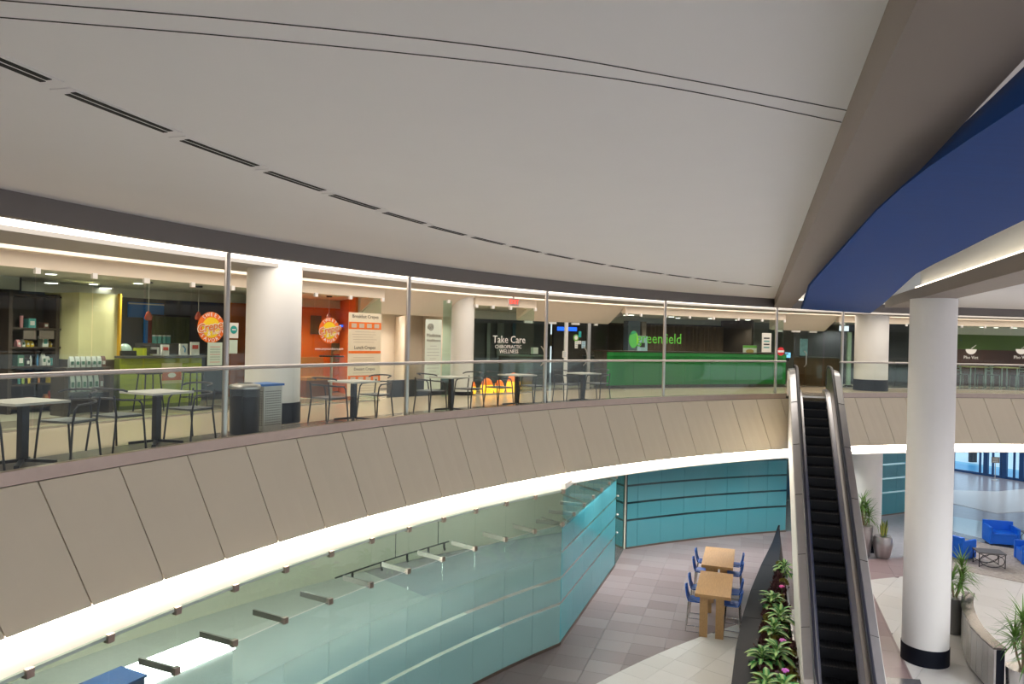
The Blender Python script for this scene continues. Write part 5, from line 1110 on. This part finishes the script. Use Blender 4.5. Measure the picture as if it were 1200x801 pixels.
t, w_, h_ = at_rect('door_post', 'pale green door post behind the steel post', 'post', 991, 388, 996.5, 452, 4.4, z=UZ); MB().box((0, 0, 1.06), (0.16, 0.08, 2.12)).build('shaft', C('mint_post', (0.45, 0.60, 0.48)), t); MB().box((0, 0, 0.03), (0.22, 0.14, 0.06)).build('foot', black_metal, t)
ds = thing('glass_entrance', 'glass entrance doors behind the escalator head', 'door', P(107.1, 4.2, UZ), rz_at(107.1)); dj = [109.3, 107.9, 106.4, 105.0]
for a, b in zip(dj[:-1], dj[1:]):
    flat_panel(MB(), P(a - 0.03, 4.2), P(b + 0.03, 4.2), UZ + 0.02, UZ + 2.11, 0.014).build('door_leaf', shop_glass, ds, world=True); flat_panel(MB(), P(a - 0.2, 4.18), P(b + 0.6, 4.18), UZ + 2.05, UZ + 2.12, 0.05).build('patch_fitting', clip_metal, ds, world=True)
q = [P(106.6, 4.17, UZ + 0.75), P(106.6, 4.05, UZ + 0.85), P(106.6, 4.05, UZ + 1.25), P(106.6, 4.17, UZ + 1.35)]; MB().tube(q, 0.018, 8).build('door_pull', steel, ds, True, world=True)
t, w_, h_ = poster('lit_sign', 'lit blue strip sign in the shop beside the large walkway column', 'screen', 1045, 395, 1067, 399.5, 5.4, lamp('blue_screen', (0.02, 0.12, 1.0), 1.6)); MB().box((0, 0.02, h_ / 2), (w_ * 1.03, 0.02, h_ * 1.3)).build('housing', black_metal, t)
t, w_, h_ = poster('wall_screen', 'small lit cyan screen in the shop beside the large walkway column', 'screen', 1058, 411, 1064, 418, 5.6, lamp('cyan_screen', (0.15, 0.6, 1.0), 1.2)); MB().box((0, 0.02, h_ / 2), (w_ * 1.1, 0.02, h_ * 1.1)).build('housing', black_metal, t)
wallring('wall_back', 104.6, 98.3, 6.2, slate, 0, 2.2)
t, w_, h_ = at_rect('shop_counter', 'dark counter in the shop beside the large walkway column', 'counter', 1042, 420, 1070, 455, 5.0, z=UZ); MB().box((0, 0, 0.5), (w_, 0.5, 1.0)).build('body', slate, t); MB().box((0, 0, 1.02), (w_ * 1.04, 0.6, 0.04)).build('top', greytop, t)
# ---- restaurant at the far right: high tables, chairs, bowl emblems
for px, lb in ((1138, 'white bowl emblem on the restaurant window near the white column'), (1197, 'white bowl emblem on the restaurant window farther along')):
    pc, a_ = pr(px, 412, 3.39); t = thing('bowl_emblem', lb, 'logo', pc, rz_at(a_)); n = 16
    pts = [(0.22 * math.cos(math.pi + math.pi * i / n), 0.20 * math.sin(math.pi + math.pi * i / n)) for i in range(n + 1)]
    vs = [(x, 0, z + 0.1) for x, z in pts] + [(x, 0.004, z + 0.1) for x, z in pts]; m_ = n + 1
    MB().add(vs, [tuple(range(m_)), tuple(range(m_, 2 * m_))[::-1]] + [(i, m_ + i, m_ + (i + 1) % m_, (i + 1) % m_) for i in range(m_)]).build('bowl', logo_wh, t)
    MB().bar((0.0, 0, 0.12), (0.2, 0, 0.26), 0.015, 0.01).build('chopstick', logo_wh, t); text('lettering', 'Pho Viet', 0.17, logo_wh, t, Vector((0, 0, -0.22)), 0.002)
silver_m = mat('grey_tube', (0.42, 0.48, 0.46), 0.35, 0.6, var=0.1); blond = C('blond_top', (0.50, 0.45, 0.25), 0.4)
def hi_table(px):
    pc, a_ = pr(px, 440, 4.5); t = thing('dining_table', 'light topped dining table inside the restaurant window', 'table', (pc.x, pc.y, UZ), rz_at(a_), 'restaurant tables')
    MB().box((0, 0, 0.86), (0.75, 0.75, 0.04)).build('top', blond, t)
    for sx in (-1, 1):
        for sy in (-1, 1): MB().tube([(sx * 0.3, sy * 0.3, 0), (sx * 0.3, sy * 0.3, 0.84)], 0.025, 8).build('leg', silver_m, t)
def r_chair(px, flip):
    pc, a_ = pr(px, 440, 4.5); t = thing('dining_chair', 'grey metal dining chair inside the restaurant window', 'chair', (pc.x, pc.y, UZ), rz_at(a_) + (math.pi if flip else 0), 'restaurant chairs')
    MB().box((0, 0, 0.55), (0.40, 0.40, 0.03)).build('seat', greytop, t)
    for sy in (-1, 1):
        MB().tube([(0.18, sy * 0.18, 0), (0.17, sy * 0.17, 0.54)], 0.016, 6).build('leg', silver_m, t); MB().tube([(-0.19, sy * 0.18, 0), (-0.17, sy * 0.17, 0.55), (-0.21, sy * 0.17, 0.95)], 0.016, 6).build('leg', silver_m, t)
    for z in (0.72, 0.83, 0.93): MB().bar((-0.195, -0.17, z), (-0.195, 0.17, z), 0.02, 0.05).build('back_slat', silver_m, t)
for px in (1140, 1177): hi_table(px)
for px, f in ((1127, False), (1154, True), (1163, False), (1192, True)): r_chair(px, f)

# ---- exit sign under the corridor ceiling
t, w_, h_ = at_rect('exit_sign', 'red lettered exit sign under the walkway ceiling', 'sign', 596, 344.5, 607.5, 353, 2.45); t.location.z = BZ - 0.26
MB().box((0, 0, 0.11), (0.36, 0.05, 0.20)).build('housing', C('exit_white', (0.75, 0.62, 0.58)), t); text('lettering', 'EXIT', 0.17, lamp('exit_red', (1.0, 0.08, 0.05), 1.6), t, Vector((0, -0.03, 0.11)), 0.003); MB().tube([(0, 0, 0.21), (0, 0, 0.26)], 0.02, 8).build('stem', white_paint, t)

# ================================================================== WALKWAY FURNITURE
tabletop = mat('table_laminate', (0.62, 0.60, 0.55), 0.4, var=0.05); chair_black = mat('chair_metal', (0.045, 0.047, 0.055), 0.38, 0.4, var=0.1); seat_grey = mat('seat_metal', (0.20, 0.21, 0.23), 0.4, 0.3, var=0.1)
def cafe_table(loc, rz, label):
    t = thing('cafe_table', label, 'table', loc, rz, 'cafe tables behind the guard')
    MB().box((0, 0, 0.715), (0.66, 0.66, 0.028)).build('top', tabletop, t)
    MB().box((0, 0, 0.37), (0.085, 0.085, 0.66)).build('post', black_metal, t)
    for k_ in range(4):
        an = k_ * math.pi / 2 + math.pi / 4; MB().bar((0.03 * math.cos(an), 0.03 * math.sin(an), 0.05), (0.34 * math.cos(an), 0.34 * math.sin(an), 0.022), 0.05, 0.035).build('base_arm', black_metal, t)
    return t
def cafe_chair(loc, rz, label):
    """tubular armchair facing local +x"""
    t = thing('cafe_chair', label, 'chair', loc, rz, 'cafe chairs behind the guard')
    vs = [(-0.20, -0.21, 0.45), (0.22, -0.22, 0.46), (0.22, 0.22, 0.46), (-0.20, 0.21, 0.45)]
    MB().prism([(-0.20, -0.20), (0.20, -0.22), (0.225, -0.18), (0.225, 0.18), (0.20, 0.22), (-0.20, 0.20)], 0.435, 0.46).build('seat', seat_grey, t)
    for s_ in (-1, 1):
        MB().tube([(0.24, s_ * 0.26, 0), (0.20, s_ * 0.245, 0.45), (0.17, s_ * 0.245, 0.60), (0.12, s_ * 0.245, 0.645)], 0.013, 8).build('leg', chair_black, t, True)
        MB().tube([(-0.25, s_ * 0.23, 0), (-0.19, s_ * 0.215, 0.45), (-0.23, s_ * 0.215, 0.72)], 0.013, 8).build('leg', chair_black, t, True)
        MB().tube([(0.20, s_ * 0.24, 0.44), (-0.19, s_ * 0.215, 0.44)], 0.010, 6).build('side_rail', chair_black, t, True)
    def loop(z, front): 
        p = [(front, -0.245, z - 0.02)] + [(-0.12 - 0.14 * math.sin(math.pi * i / 10), -0.235 * math.cos(math.pi * i / 10), z + 0.02 * math.sin(math.pi * i / 10)) for i in range(11)] + [(front, 0.245, z - 0.02)]
        return p
    MB().tube(loop(0.665, 0.14), 0.013, 8).build('arm_loop', chair_black, t, True)
    MB().tube(loop(0.79, -0.06), 0.013, 8).build('back_loop', chair_black, t, True)
    return t
tabs = [((26, 544), 'by the dark merchandise shelves', 'merchandise shelves'), ((183, 520), 'before the lime counter', 'lime counter'), ((419, 493), 'before the tall menu poster', 'menu poster'),
        ((528, 481), 'before the healthcare poster', 'healthcare poster'), ((607, 475), 'before the glowing orange domes', 'glowing domes'), ((684, 470), 'before the glass entrance doors', 'glass doors')]
for (px, py), lb, sh_ in tabs:
    q = pz(px, py, UZ); a_, off = polar(q); off = max(off, 0.62); q = P(a_, off, UZ)
    rz = rz_at(a_)
    cafe_table(q, rz, 'square cafe table with pale top ' + lb)
    ex = Vector((math.cos(rz), math.sin(rz), 0)); ey = Vector((-math.sin(rz), math.cos(rz), 0))
    for s_ in (-1, 1):
        side = {('merchandise shelves', -1): 'with its back to the hall end', }.get((sh_, s_))
        nxt = {'merchandise shelves': ('away from the lime counter', 'towards the lime counter'), 'lime counter': ('towards the merchandise shelves', 'next to the black waste bin'), 'menu poster': ('towards the waste bins', 'towards the healthcare poster'),
               'healthcare poster': ('towards the menu poster', 'towards the glowing domes'), 'glowing domes': ('towards the slim column', 'towards the glass doors'), 'glass doors': ('towards the clinic', 'towards the green counter')}[sh_][0 if s_ < 0 else 1]
        cafe_chair(q + ex * (s_ * 0.60) + ey * 0.02, rz + (0 if s_ < 0 else math.pi) + random.uniform(-0.12, 0.12), 'black tubular armchair at the table %s, %s' % (lb.split(' ', 1)[0] + ' ' + lb.split(' ', 1)[1], nxt))
# waste bins
q = P(152.15, 0.62, UZ); b = thing('waste_bin', 'black round waste bin with steel rim behind the guard', 'bin', q)
MB().lathe([(0.20, 0.0), (0.215, 0.03), (0.225, 0.70)], 28).build('body', black_metal, b, True); MB().lathe([(0.235, 0.70), (0.24, 0.73), (0.225, 0.76), (0.12, 0.78)], 28).build('rim', steel, b, True); MB().lathe([(0.12, 0.775), (0.11, 0.785)], 24).build('opening', joint_dark, b, True)
q = P(151.05, 0.75, UZ); b = thing('recycling_bin', 'perforated silver recycling bin with blue rim beside the black bin', 'bin', q, rz_at(151.0))
MB().box((0, 0, 0.36), (0.38, 0.38, 0.72)).build('body', mat('perforated_silver', (0.62, 0.60, 0.55), 0.4, 0.5, var=0.1, scale=20), b); MB().box((0, 0, 0.735), (0.44, 0.42, 0.035)).build('rim', mat('rim_blue', (0.01, 0.14, 0.50), 0.4, var=0.05), b)
hole = MB().lathe([(0.012, 0), (0.012, 0.004)], 8).mesh('hole', joint_dark)
holes = MB()
for i in range(9):
    for j in range(15):
        holes.box((-0.15 + i * 0.0375, -0.192, 0.10 + j * 0.038), (0.016, 0.004, 0.016)); holes.box((-0.192, -0.15 + i * 0.0375, 0.10 + j * 0.038), (0.004, 0.016, 0.016))
ho = holes.build('perforations', joint_dark, b); ho['kind'] = 'stuff'

# ================================================================== LOWER FLOOR FURNITURE
oak = mat('oak', (0.46, 0.27, 0.115), 0.45, var=0.25, scale=5, stretch=(9, 1, 9)); blue_shell = mat('stool_blue', (0.01, 0.09, 0.42), 0.35, var=0.1); chrome = mat('chrome', (0.62, 0.60, 0.58), 0.22, 1.0, var=0.05)
def wood_table(corners, label):
    cs = [pz(x, y, 1.05) for x, y in corners]; c = sum(cs, Vector()) / 4; c.z = 0
    t = thing('wooden_table', label, 'table', c, -AZ)
    MB().box((0, 0, 1.02), (0.84, 1.95, 0.075)).build('top', oak, t)
    for sy in (-0.86, 0.86):
        for sx in (-0.21, 0.17): MB().box((sx, sy, 0.49), (0.19, 0.085, 0.98)).build('leg', oak, t)
    MB().box((-0.02, 0, 0.90), (0.07, 1.7, 0.12)).build('stretcher', oak, t)
    return t, c
t1, c1_ = wood_table([(815, 697), (856, 699), (859, 672), (821, 669)], 'tall oak table nearer the black granite planter')
t2, c2_ = wood_table([(823, 663), (858, 665), (862, 642), (826, 641)], 'tall oak table nearer the striped glass wall')
def stool(loc, rz, label, grp):
    """counter stool facing local +x"""
    t = thing('counter_stool', label, 'stool', loc, rz, grp)
    n = 8; vs = []; prof = [(0.22, 0.745), (0.10, 0.735), (-0.08, 0.735), (-0.17, 0.77), (-0.21, 0.87), (-0.235, 1.02), (-0.245, 1.10)]
    wd = [0.20, 0.215, 0.22, 0.22, 0.215, 0.20, 0.165]
    for (x, z), w_ in zip(prof, wd):
        for sgn in (1, -1):
            for i in range(n + 1):
                u = -1 + 2 * i / n if sgn > 0 else 1 - 2 * i / n
                lift = 0.03 * u * u
                if x > -0.1: vs.append((x, u * w_, z + lift + (0.012 if sgn > 0 else -0.012)))
                else: vs.append((x + lift + (0.012 if sgn > 0 else -0.012), u * w_, z))
    m_ = 2 * (n + 1); fs = [tuple(range(m_)), tuple((len(prof) - 1) * m_ + j for j in range(m_))[::-1]]
    for i in range(len(prof) - 1):
        for j in range(m_): fs.append((i * m_ + j, (i + 1) * m_ + j, (i + 1) * m_ + (j + 1) % m_, i * m_ + (j + 1) % m_))
    MB().add(vs, fs).build('shell', blue_shell, t, True)
    for s_ in (-1, 1): MB().tube([(0.16, s_ * 0.16, 0.72), (0.19, s_ * 0.20, 0.012), (-0.20, s_ * 0.20, 0.012), (-0.15, s_ * 0.16, 0.735)], 0.012, 8).build('sled_leg', chrome, t, True)
    MB().tube([(0.18, -0.19, 0.26), (0.18, 0.19, 0.26)], 0.011, 8).build('foot_rail', chrome, t, True); MB().tube([(-0.19, -0.19, 0.26), (-0.19, 0.19, 0.26)], 0.011, 8).build('foot_rail', chrome, t, True)
    return t
for c_, nm in ((c1_, 'oak table nearer the planter'), (c2_, 'oak table nearer the striped glass')):
    for s_ in (-1, 1):
        for dy in (-0.50, 0.42):
            p_ = c_ + LL * (s_ * 0.45) + DD * dy; p_.z = 0
            lab = 'blue shell counter stool at the %s, %s side' % (nm, 'planter' if s_ > 0 else 'open floor')
            stool(p_, -AZ + (0 if s_ < 0 else math.pi), lab, 'blue stools on the %s side of the %s' % ('planter' if s_ > 0 else 'open floor', nm))
# ---- pots with plants
pot_metal = mat('pot_pewter', (0.40, 0.37, 0.37), 0.32, 0.8, var=0.15, scale=4, stretch=(1, 1, 3)); pot_dark = mat('pot_dark', (0.20, 0.205, 0.21), 0.3, 0.8, var=0.1)
blade_mat = leafmat('dracaena_leaf', (0.16, 0.30, 0.06), (0.03, 0.14, 0.03), 0.6); snake_mat = leafmat('snake_leaf', (0.06, 0.16, 0.05), (0.50, 0.50, 0.10), 0.35)
def pot(x, y, prof, mt, label, name='metal_pot'):
    t = thing(name, label, 'pot', (x, y, 0)); MB().lathe(prof, 32).build('body', mt, t, True); r, z = prof[-1]
    MB().lathe([(r - 0.03, z - 0.05), (r - 0.03, z - 0.03)], 24).build('soil', mat('soil', (0.02, 0.013, 0.01), 0.9), t); return z - 0.03
def dracaena(x, y, z, label, heads, seed, L=0.5):
    rnd = random.Random(seed); t = thing('dracaena', label, 'plant', (x, y, z))
    for hx, hy, hz in heads:
        MB().tube([(hx * 0.2, hy * 0.2, 0), (hx * 0.7, hy * 0.7, hz * 0.5), (hx, hy, hz)], 0.022, 7).build('cane', mat('cane_tan', (0.26, 0.19, 0.11), 0.7, var=0.2), t)
        mb = MB()
        for i in range(46):
            an = i * 2.4; el = R_(rnd.uniform(-25, 80)); l = L * rnd.uniform(0.75, 1.1); w_ = 0.032
            M = Matrix.Translation((hx, hy, hz + 0.12 * (el / 1.4))) @ Matrix.Rotation(an, 4, 'Z') @ Matrix.Rotation(el, 4, 'X'); dr = rnd.uniform(0.5, 1.2); vs = []
            for k_ in range(6):
                tt = k_ / 5; ww = w_ * (1 - tt ** 2) * 0.5 + 0.002; vs += [M @ Vector((-ww, l * tt, -dr * l * 0.45 * tt * tt)), M @ Vector((ww, l * tt, -dr * l * 0.45 * tt * tt))]
            mb.add(vs, [(2 * k_, 2 * k_ + 1, 2 * k_ + 3, 2 * k_ + 2) for k_ in range(5)])
        me = bpy.data.meshes.new('foliage'); me.from_pydata([tuple(v) for v in mb.v], [], mb.f); me.materials.append(blade_mat); put('foliage', me, t)
    return t
p_ = pz(1012, 651, 0); z = pot(p_.x, p_.y, [(0.17, 0), (0.2, 0.05), (0.27, 0.7), (0.28, 1.05)], pot_metal, 'tall pewter pot holding a leafy dracaena by the lower column', 'tall_pot')
dracaena(p_.x, p_.y, z, 'leafy green dracaena in the tall pewter pot', [(0.05, 0.05, 0.55), (-0.1, -0.05, 0.75), (0.12, -0.06, 0.3), (-0.05, 0.12, 0.4)], 3, 0.5)
p_ = pz(1034, 653, 0); z = pot(p_.x, p_.y, [(0.19, 0), (0.24, 0.06), (0.32, 0.45), (0.30, 0.68), (0.27, 0.74)], pot_metal, 'short rounded pewter pot with a snake plant')
t = thing('snake_plant', 'snake plant with yellow edged upright leaves', 'plant', (p_.x, p_.y, z)); 
for i in range(12):
    an = i * 2.4; r = 0.03 + 0.1 * (i / 12); l = random.uniform(0.38, 0.62); me = leaf_mesh('leaf', l, 0.075, 0.02, snake_mat, 0.4, 5)
    put('leaf', me, t, Matrix.Translation((r * math.cos(an), r * math.sin(an), 0)) @ Matrix.Rotation(an - math.pi / 2, 4, 'Z') @ Matrix.Rotation(R_(70 + random.uniform(0, 12)), 4, 'X'))
p_ = pz(1117.5, 741, 0); z = pot(p_.x, p_.y, [(0.18, 0), (0.20, 0.05), (0.23, 0.85), (0.23, 0.9)], pot_dark, 'dark cylinder pot at the end of the curved low wall', 'tall_pot')
dracaena(p_.x, p_.y, z, 'dracaena in the dark cylinder pot at the end of the low wall', [(0.22, 0.08, 0.72), (0.28, 0.12, 0.5), (-0.05, 0.05, 0.4), (0.16, 0.0, 0.35)], 5, 0.48)
p_ = pz(1198, 820, 0); z = pot(p_.x, p_.y, [(0.27, 0), (0.29, 0.04), (0.31, 0.62), (0.31, 0.66)], mat('pot_steel', (0.52, 0.50, 0.49), 0.25, 0.95, var=0.08), 'brushed steel pot in front of the curved low wall')
dracaena(p_.x, p_.y, z, 'large dracaena in the brushed steel pot', [(0.02, 0.02, 0.75), (-0.16, 0.05, 0.55), (0.16, -0.05, 0.5), (0.0, -0.15, 0.3), (-0.1, -0.1, 1.0)], 9, 0.55)
# ---- curved low wall with stone panels and dark cap
base = [pz(1128.5, 738, 0), pz(1126.5, 746, 0), pz(1126, 754, 0), pz(1127.5, 763, 0), pz(1131.5, 774, 0), pz(1137, 785, 0), pz(1150, 801, 0), pz(1164, 815, 0)]
lw = thing('low_wall', 'curved low wall of grey stone panels with dark metal cap', 'wall', (10.8, 17.2, 0)); stone_p = stone('wall_stone', (0.30, 0.28, 0.26), (0.46, 0.44, 0.42), 40, 0.2, 0.7)
cap = MB(); core = MB()
def offp(i, d):
    a, b = base[max(i - 1, 0)], base[min(i + 1, len(base) - 1)]; v = (b - a).normalized(); return base[i] + Vector((-v.y, v.x, 0)) * d
for i in range(len(base) - 1):
    p0, p1 = base[i], base[i + 1]; g = (p1 - p0).normalized() * 0.006
    for h in range(2):
        m0 = p0 + (p1 - p0) * (h * 0.5); m1 = p0 + (p1 - p0) * (h * 0.5 + 0.5)
        o0, o1 = offp(i, 0.05), offp(i + 1, 0.05); n0 = o0 + (o1 - o0) * (h * 0.5); n1 = o0 + (o1 - o0) * (h * 0.5 + 0.5)
        MB().prism([tuple(m0 + g)[:2], tuple(m1 - g)[:2], tuple(n1 - g)[:2], tuple(n0 + g)[:2]], 0.06, 0.96).build('stone_panel', stone_p, lw, world=True)
    core.prism([tuple(offp(i, 0.04))[:2], tuple(offp(i + 1, 0.04))[:2], tuple(offp(i + 1, 0.20))[:2], tuple(offp(i, 0.20))[:2]], 0, 0.95)
    cap.prism([tuple(offp(i, -0.02))[:2], tuple(offp(i + 1, -0.02))[:2], tuple(offp(i + 1, 0.24))[:2], tuple(offp(i, 0.24))[:2]], 0.96, 1.0)
core.build('core', granite_black, lw, world=True); cap.build('cap', mat('bronze_cap', (0.13, 0.11, 0.10), 0.25, 0.8, var=0.1), lw, world=True)
# ---- lounge: rug, blue armchairs, wire tables
rug_m = stone('rug', (0.12, 0.10, 0.09), (0.66, 0.61, 0.57), 9.0, 0.95, 0.0)
rug = MB().prism([tuple(pz(x, y, 0))[:2] for x, y in ((1090, 622), (1165, 639), (1240, 652), (1240, 694), (1200, 683), (1145, 672), (1100, 662), (1080, 640))], 0.001, 0.012).build('area_rug', rug_m, world=True); tag(rug, 'mottled brown and grey area rug under the blue armchairs', 'rug')
blue_up = mat('armchair_blue', (0.005, 0.14, 0.72), 0.45, var=0.12, scale=4)
def armchair(loc, rz, label, w_=1.0):
    """boxy lounge chair facing local -y"""
    t = thing('armchair', label, 'armchair', loc, rz); h = w_ / 2
    def rb(c, d, name):
        o = MB().box(c, d).build(name, blue_up, t); bv = o.modifiers.new('bevel', 'BEVEL'); bv.width = 0.025; bv.segments = 2
    rb((0, -0.02, 0.235), (w_ - 0.16, 0.70, 0.35), 'seat_base'); rb((0, -0.06, 0.42), (w_ - 0.20, 0.64, 0.08), 'cushion')
    rb((0, 0.33, 0.42), (w_, 0.12, 0.74), 'backrest')
    for s_ in (-1, 1): rb((s_ * (h - 0.05), -0.05, 0.36), (0.10, 0.70, 0.62), 'armrest')
    for sx in (-1, 1):
        for sy in (-1, 1): MB().box((sx * (h - 0.1), sy * 0.28, 0.025), (0.05, 0.05, 0.05)).build('foot', black_metal, t)
q = pz(1180, 640.5, 0.012); armchair((q.x + 0.05, q.y + 0.42, 0.012), R_(-14), 'bright blue boxy armchair facing the wire table', 1.0)
q = pz(1122, 653, 0.012); armchair((q.x, q.y + 0.15, 0.012), R_(118), 'bright blue boxy armchair seen from behind next to the white column', 1.0)
q = pz(1206, 662, 0.012); armchair((q.x + 0.22, q.y + 0.2, 0.012), R_(-110), 'bright blue boxy armchair opposite the white column', 0.95)
def wire_table(loc, rz, label):
    t = thing('wire_table', label, 'table', loc, rz)
    MB().box((0, 0, 0.47), (0.82, 0.62, 0.035)).build('top', mat('slate_top', (0.10, 0.095, 0.10), 0.45, var=0.15), t)
    for sx in (-1, 1):
        for sy in (-1, 1): MB().tube([(sx * 0.38, sy * 0.28, 0), (sx * 0.38, sy * 0.28, 0.455)], 0.013, 6).build('leg', black_metal, t)
    for sy in (-1, 1):
        MB().tube([(0.36 * math.cos(a), sy * 0.28, 0.23 + 0.21 * math.sin(a)) for a in [k_ * math.pi / 10 for k_ in range(20)]], 0.011, 6, True).build('ring', black_metal, t)
        MB().tube([(-0.37, sy * 0.28, 0.02), (0.37, sy * 0.28, 0.44)], 0.009, 6).build('cross_wire', black_metal, t); MB().tube([(0.37, sy * 0.28, 0.02), (-0.37, sy * 0.28, 0.44)], 0.009, 6).build('cross_wire', black_metal, t)
q = pz(1164.5, 665, 0.012); wire_table((q.x, q.y + 0.25, 0.012), R_(-14), 'dark low table with wire ring legs on the rug')
q = pz(1204, 640, 0.0); wire_table((q.x + 0.35, q.y + 0.1, 0.0), R_(-14), 'dark low wire table beyond the bright blue armchair')
# ---- entrance glazing with blue mullions, sign stand, people-height objects outside
mull = mat('mullion_blue', (0.006, 0.05, 0.16), 0.35, 0.3, var=0.1)
e0, e1 = pz(1085, 546, 0), pz(1230, 568.5, 0); ev = e1 - e0; en = Vector((-ev.y, ev.x, 0)).normalized()
eg = struct(flat_panel(MB(), e0, e1, 0, 0.12, 0.15).build('window_1', mull, world=True))
edge_px = [1121, 1153, 1160, 1168, 1177, 1181.5, 1192, 1200.5, 1212]
ts = [0.0] + [(x - 1085) / 145 for x in edge_px] + [1.0]
for i, tt in enumerate(ts):
    p_ = e0 + ev * tt; wide = i in (3, 6, 8)
    flat_panel(MB(), p_ - ev.normalized() * (0.11 if wide else 0.045), p_ + ev.normalized() * (0.11 if wide else 0.045), 0.0, 4.2, 0.2 if wide else 0.1).build('mullion', mull, eg, world=True)
for t0, t1_ in zip(ts[:-1], ts[1:]): flat_panel(MB(), e0 + ev * t0, e0 + ev * t1_, 0.12, 4.2, 0.02).build('pane', glassmat('entry_glass', (0.74, 0.90, 1.0), 0.7), eg, world=True)
flat_panel(MB(), e0, e1, 2.2, 2.3, 0.1).build('transom', mull, eg, world=True)
def yard(d0, d1, mt): struct(MB().prism([tuple(p_)[:2] for p_ in (e0 + en * d0 - ev * 0.5, e1 + en * d0 + ev * 0.6, e1 + en * d1 + ev * 0.6, e0 + en * d1 - ev * 0.5)], -0.010, 0.004).build('floor', mt, world=True))
yard(0.2, 3.2, mat('outside_blue_paving', (0.05, 0.36, 0.60), 0.35, var=0.2, scale=0.6)); yard(3.2, 4.0, mat('outside_kerb', (0.25, 0.55, 0.70), 0.5, var=0.1)); yard(4.0, 26, mat('outside_pale_paving', (0.90, 0.92, 0.93), 0.7, var=0.05, scale=0.4))  # near strip blue, far paving almost white
for x in (1138, 1141.5):
    q = pz(x, 541, 0); t = thing('bollard', 'dark bollard standing outside the entrance glazing', 'bollard', (q.x, q.y, 0.004), 0, 'bollards outside'); MB().lathe([(0.16, 0), (0.16, 1.25), (0.10, 1.33)], 14).build('shaft', black_metal, t, True); MB().lathe([(0.08, 1.33), (0.09, 1.42), (0.03, 1.5)], 14).build('cap', steel, t, True)
q = pz(1166, 562, 0); t = thing('sign_stand', 'slim post sign with dark board inside the entrance', 'sign', (q.x, q.y, 0), rz_at(polar(q)[0]))
MB().lathe([(0.2, 0), (0.18, 0.02)], 20).build('base', steel, t, True); MB().tube([(0, 0, 0.02), (0, 0, 0.95)], 0.02, 8).build('post', steel, t); MB().box((0, 0, 1.10), (0.40, 0.03, 0.32)).build('board', C('sign_board', (0.22, 0.18, 0.14)), t)
for i in range(3): MB().box((0, -0.018, 1.0 + 0.09 * i), (0.28, 0.004, 0.03)).build('print_line', paper, t)

# ================================================================== ADDED UNSEEN LAMPS
def downlight(loc, energy, size_deg, label, group, col=(1, 0.95, 0.88), aim=None, r=0.10):
    t = thing('downlight', label, 'light', loc, 0, group)
    MB().lathe([(r + 0.03, -0.02), (r + 0.03, 0.0)], 20).build('trim_ring', white_paint, t, True); MB().lathe([(r, -0.024), (r, -0.016)], 20).build('lens', lamp('lens_glow', (1, 0.96, 0.9), 6.0), t, True)
    ld = bpy.data.lights.new('lamp', 'SPOT'); ld.energy = energy; ld.color = col; ld.spot_size = R_(size_deg); ld.spot_blend = 0.7; ld.shadow_soft_size = r
    lo = bpy.data.objects.new('lamp', ld); COL.objects.link(lo); lo.parent = t; lo.location = (0, 0, -0.04)
    if aim is not None: lo.rotation_euler = (Vector(aim) - Vector(loc)).to_track_quat('-Z', 'Y').to_euler()
    return t
for a in (131, 128.2, 125.4, 122.6, 119.8, 117, 114.2, 111.4, 108.6, 105.0, 101.5, 98.0):  # added lamps hidden by the fascia, lighting lower floor and striped glass
    downlight(P(a, 1.2 if a > 127 else 2.2, 3.70), 260, 130, 'added unseen downlight under the upper walkway', 'added downlights under the walkway', (1, 0.97, 0.94))

k = 0
for x, y in ((12.5, 9), (18, 11), (24, 13), (30, 16), (12, 3), (18, 4), (24, 5), (31, 7), (37, 14), (15, -4), (24, -4)):  # added out-of-view fill lamps for fascia, floor and column
    downlight(Vector((x, y, CZ)), 2600 if x < 13 else 1500, 150, 'added unseen downlight in the hall ceiling past the second beam', 'added hall ceiling downlights', (0.93, 0.96, 1.0) if x < 13 else (1.0, 0.94, 0.87), r=0.14)
struct(MB().prism([(-14, -9), (1.6, -9), (1.6, 1.6), (-14, 1.6)], UZ - 0.5, UZ).build('floor', mat('landing_carpet', (0.10, 0.09, 0.085), 0.9, var=0.1), world=True))
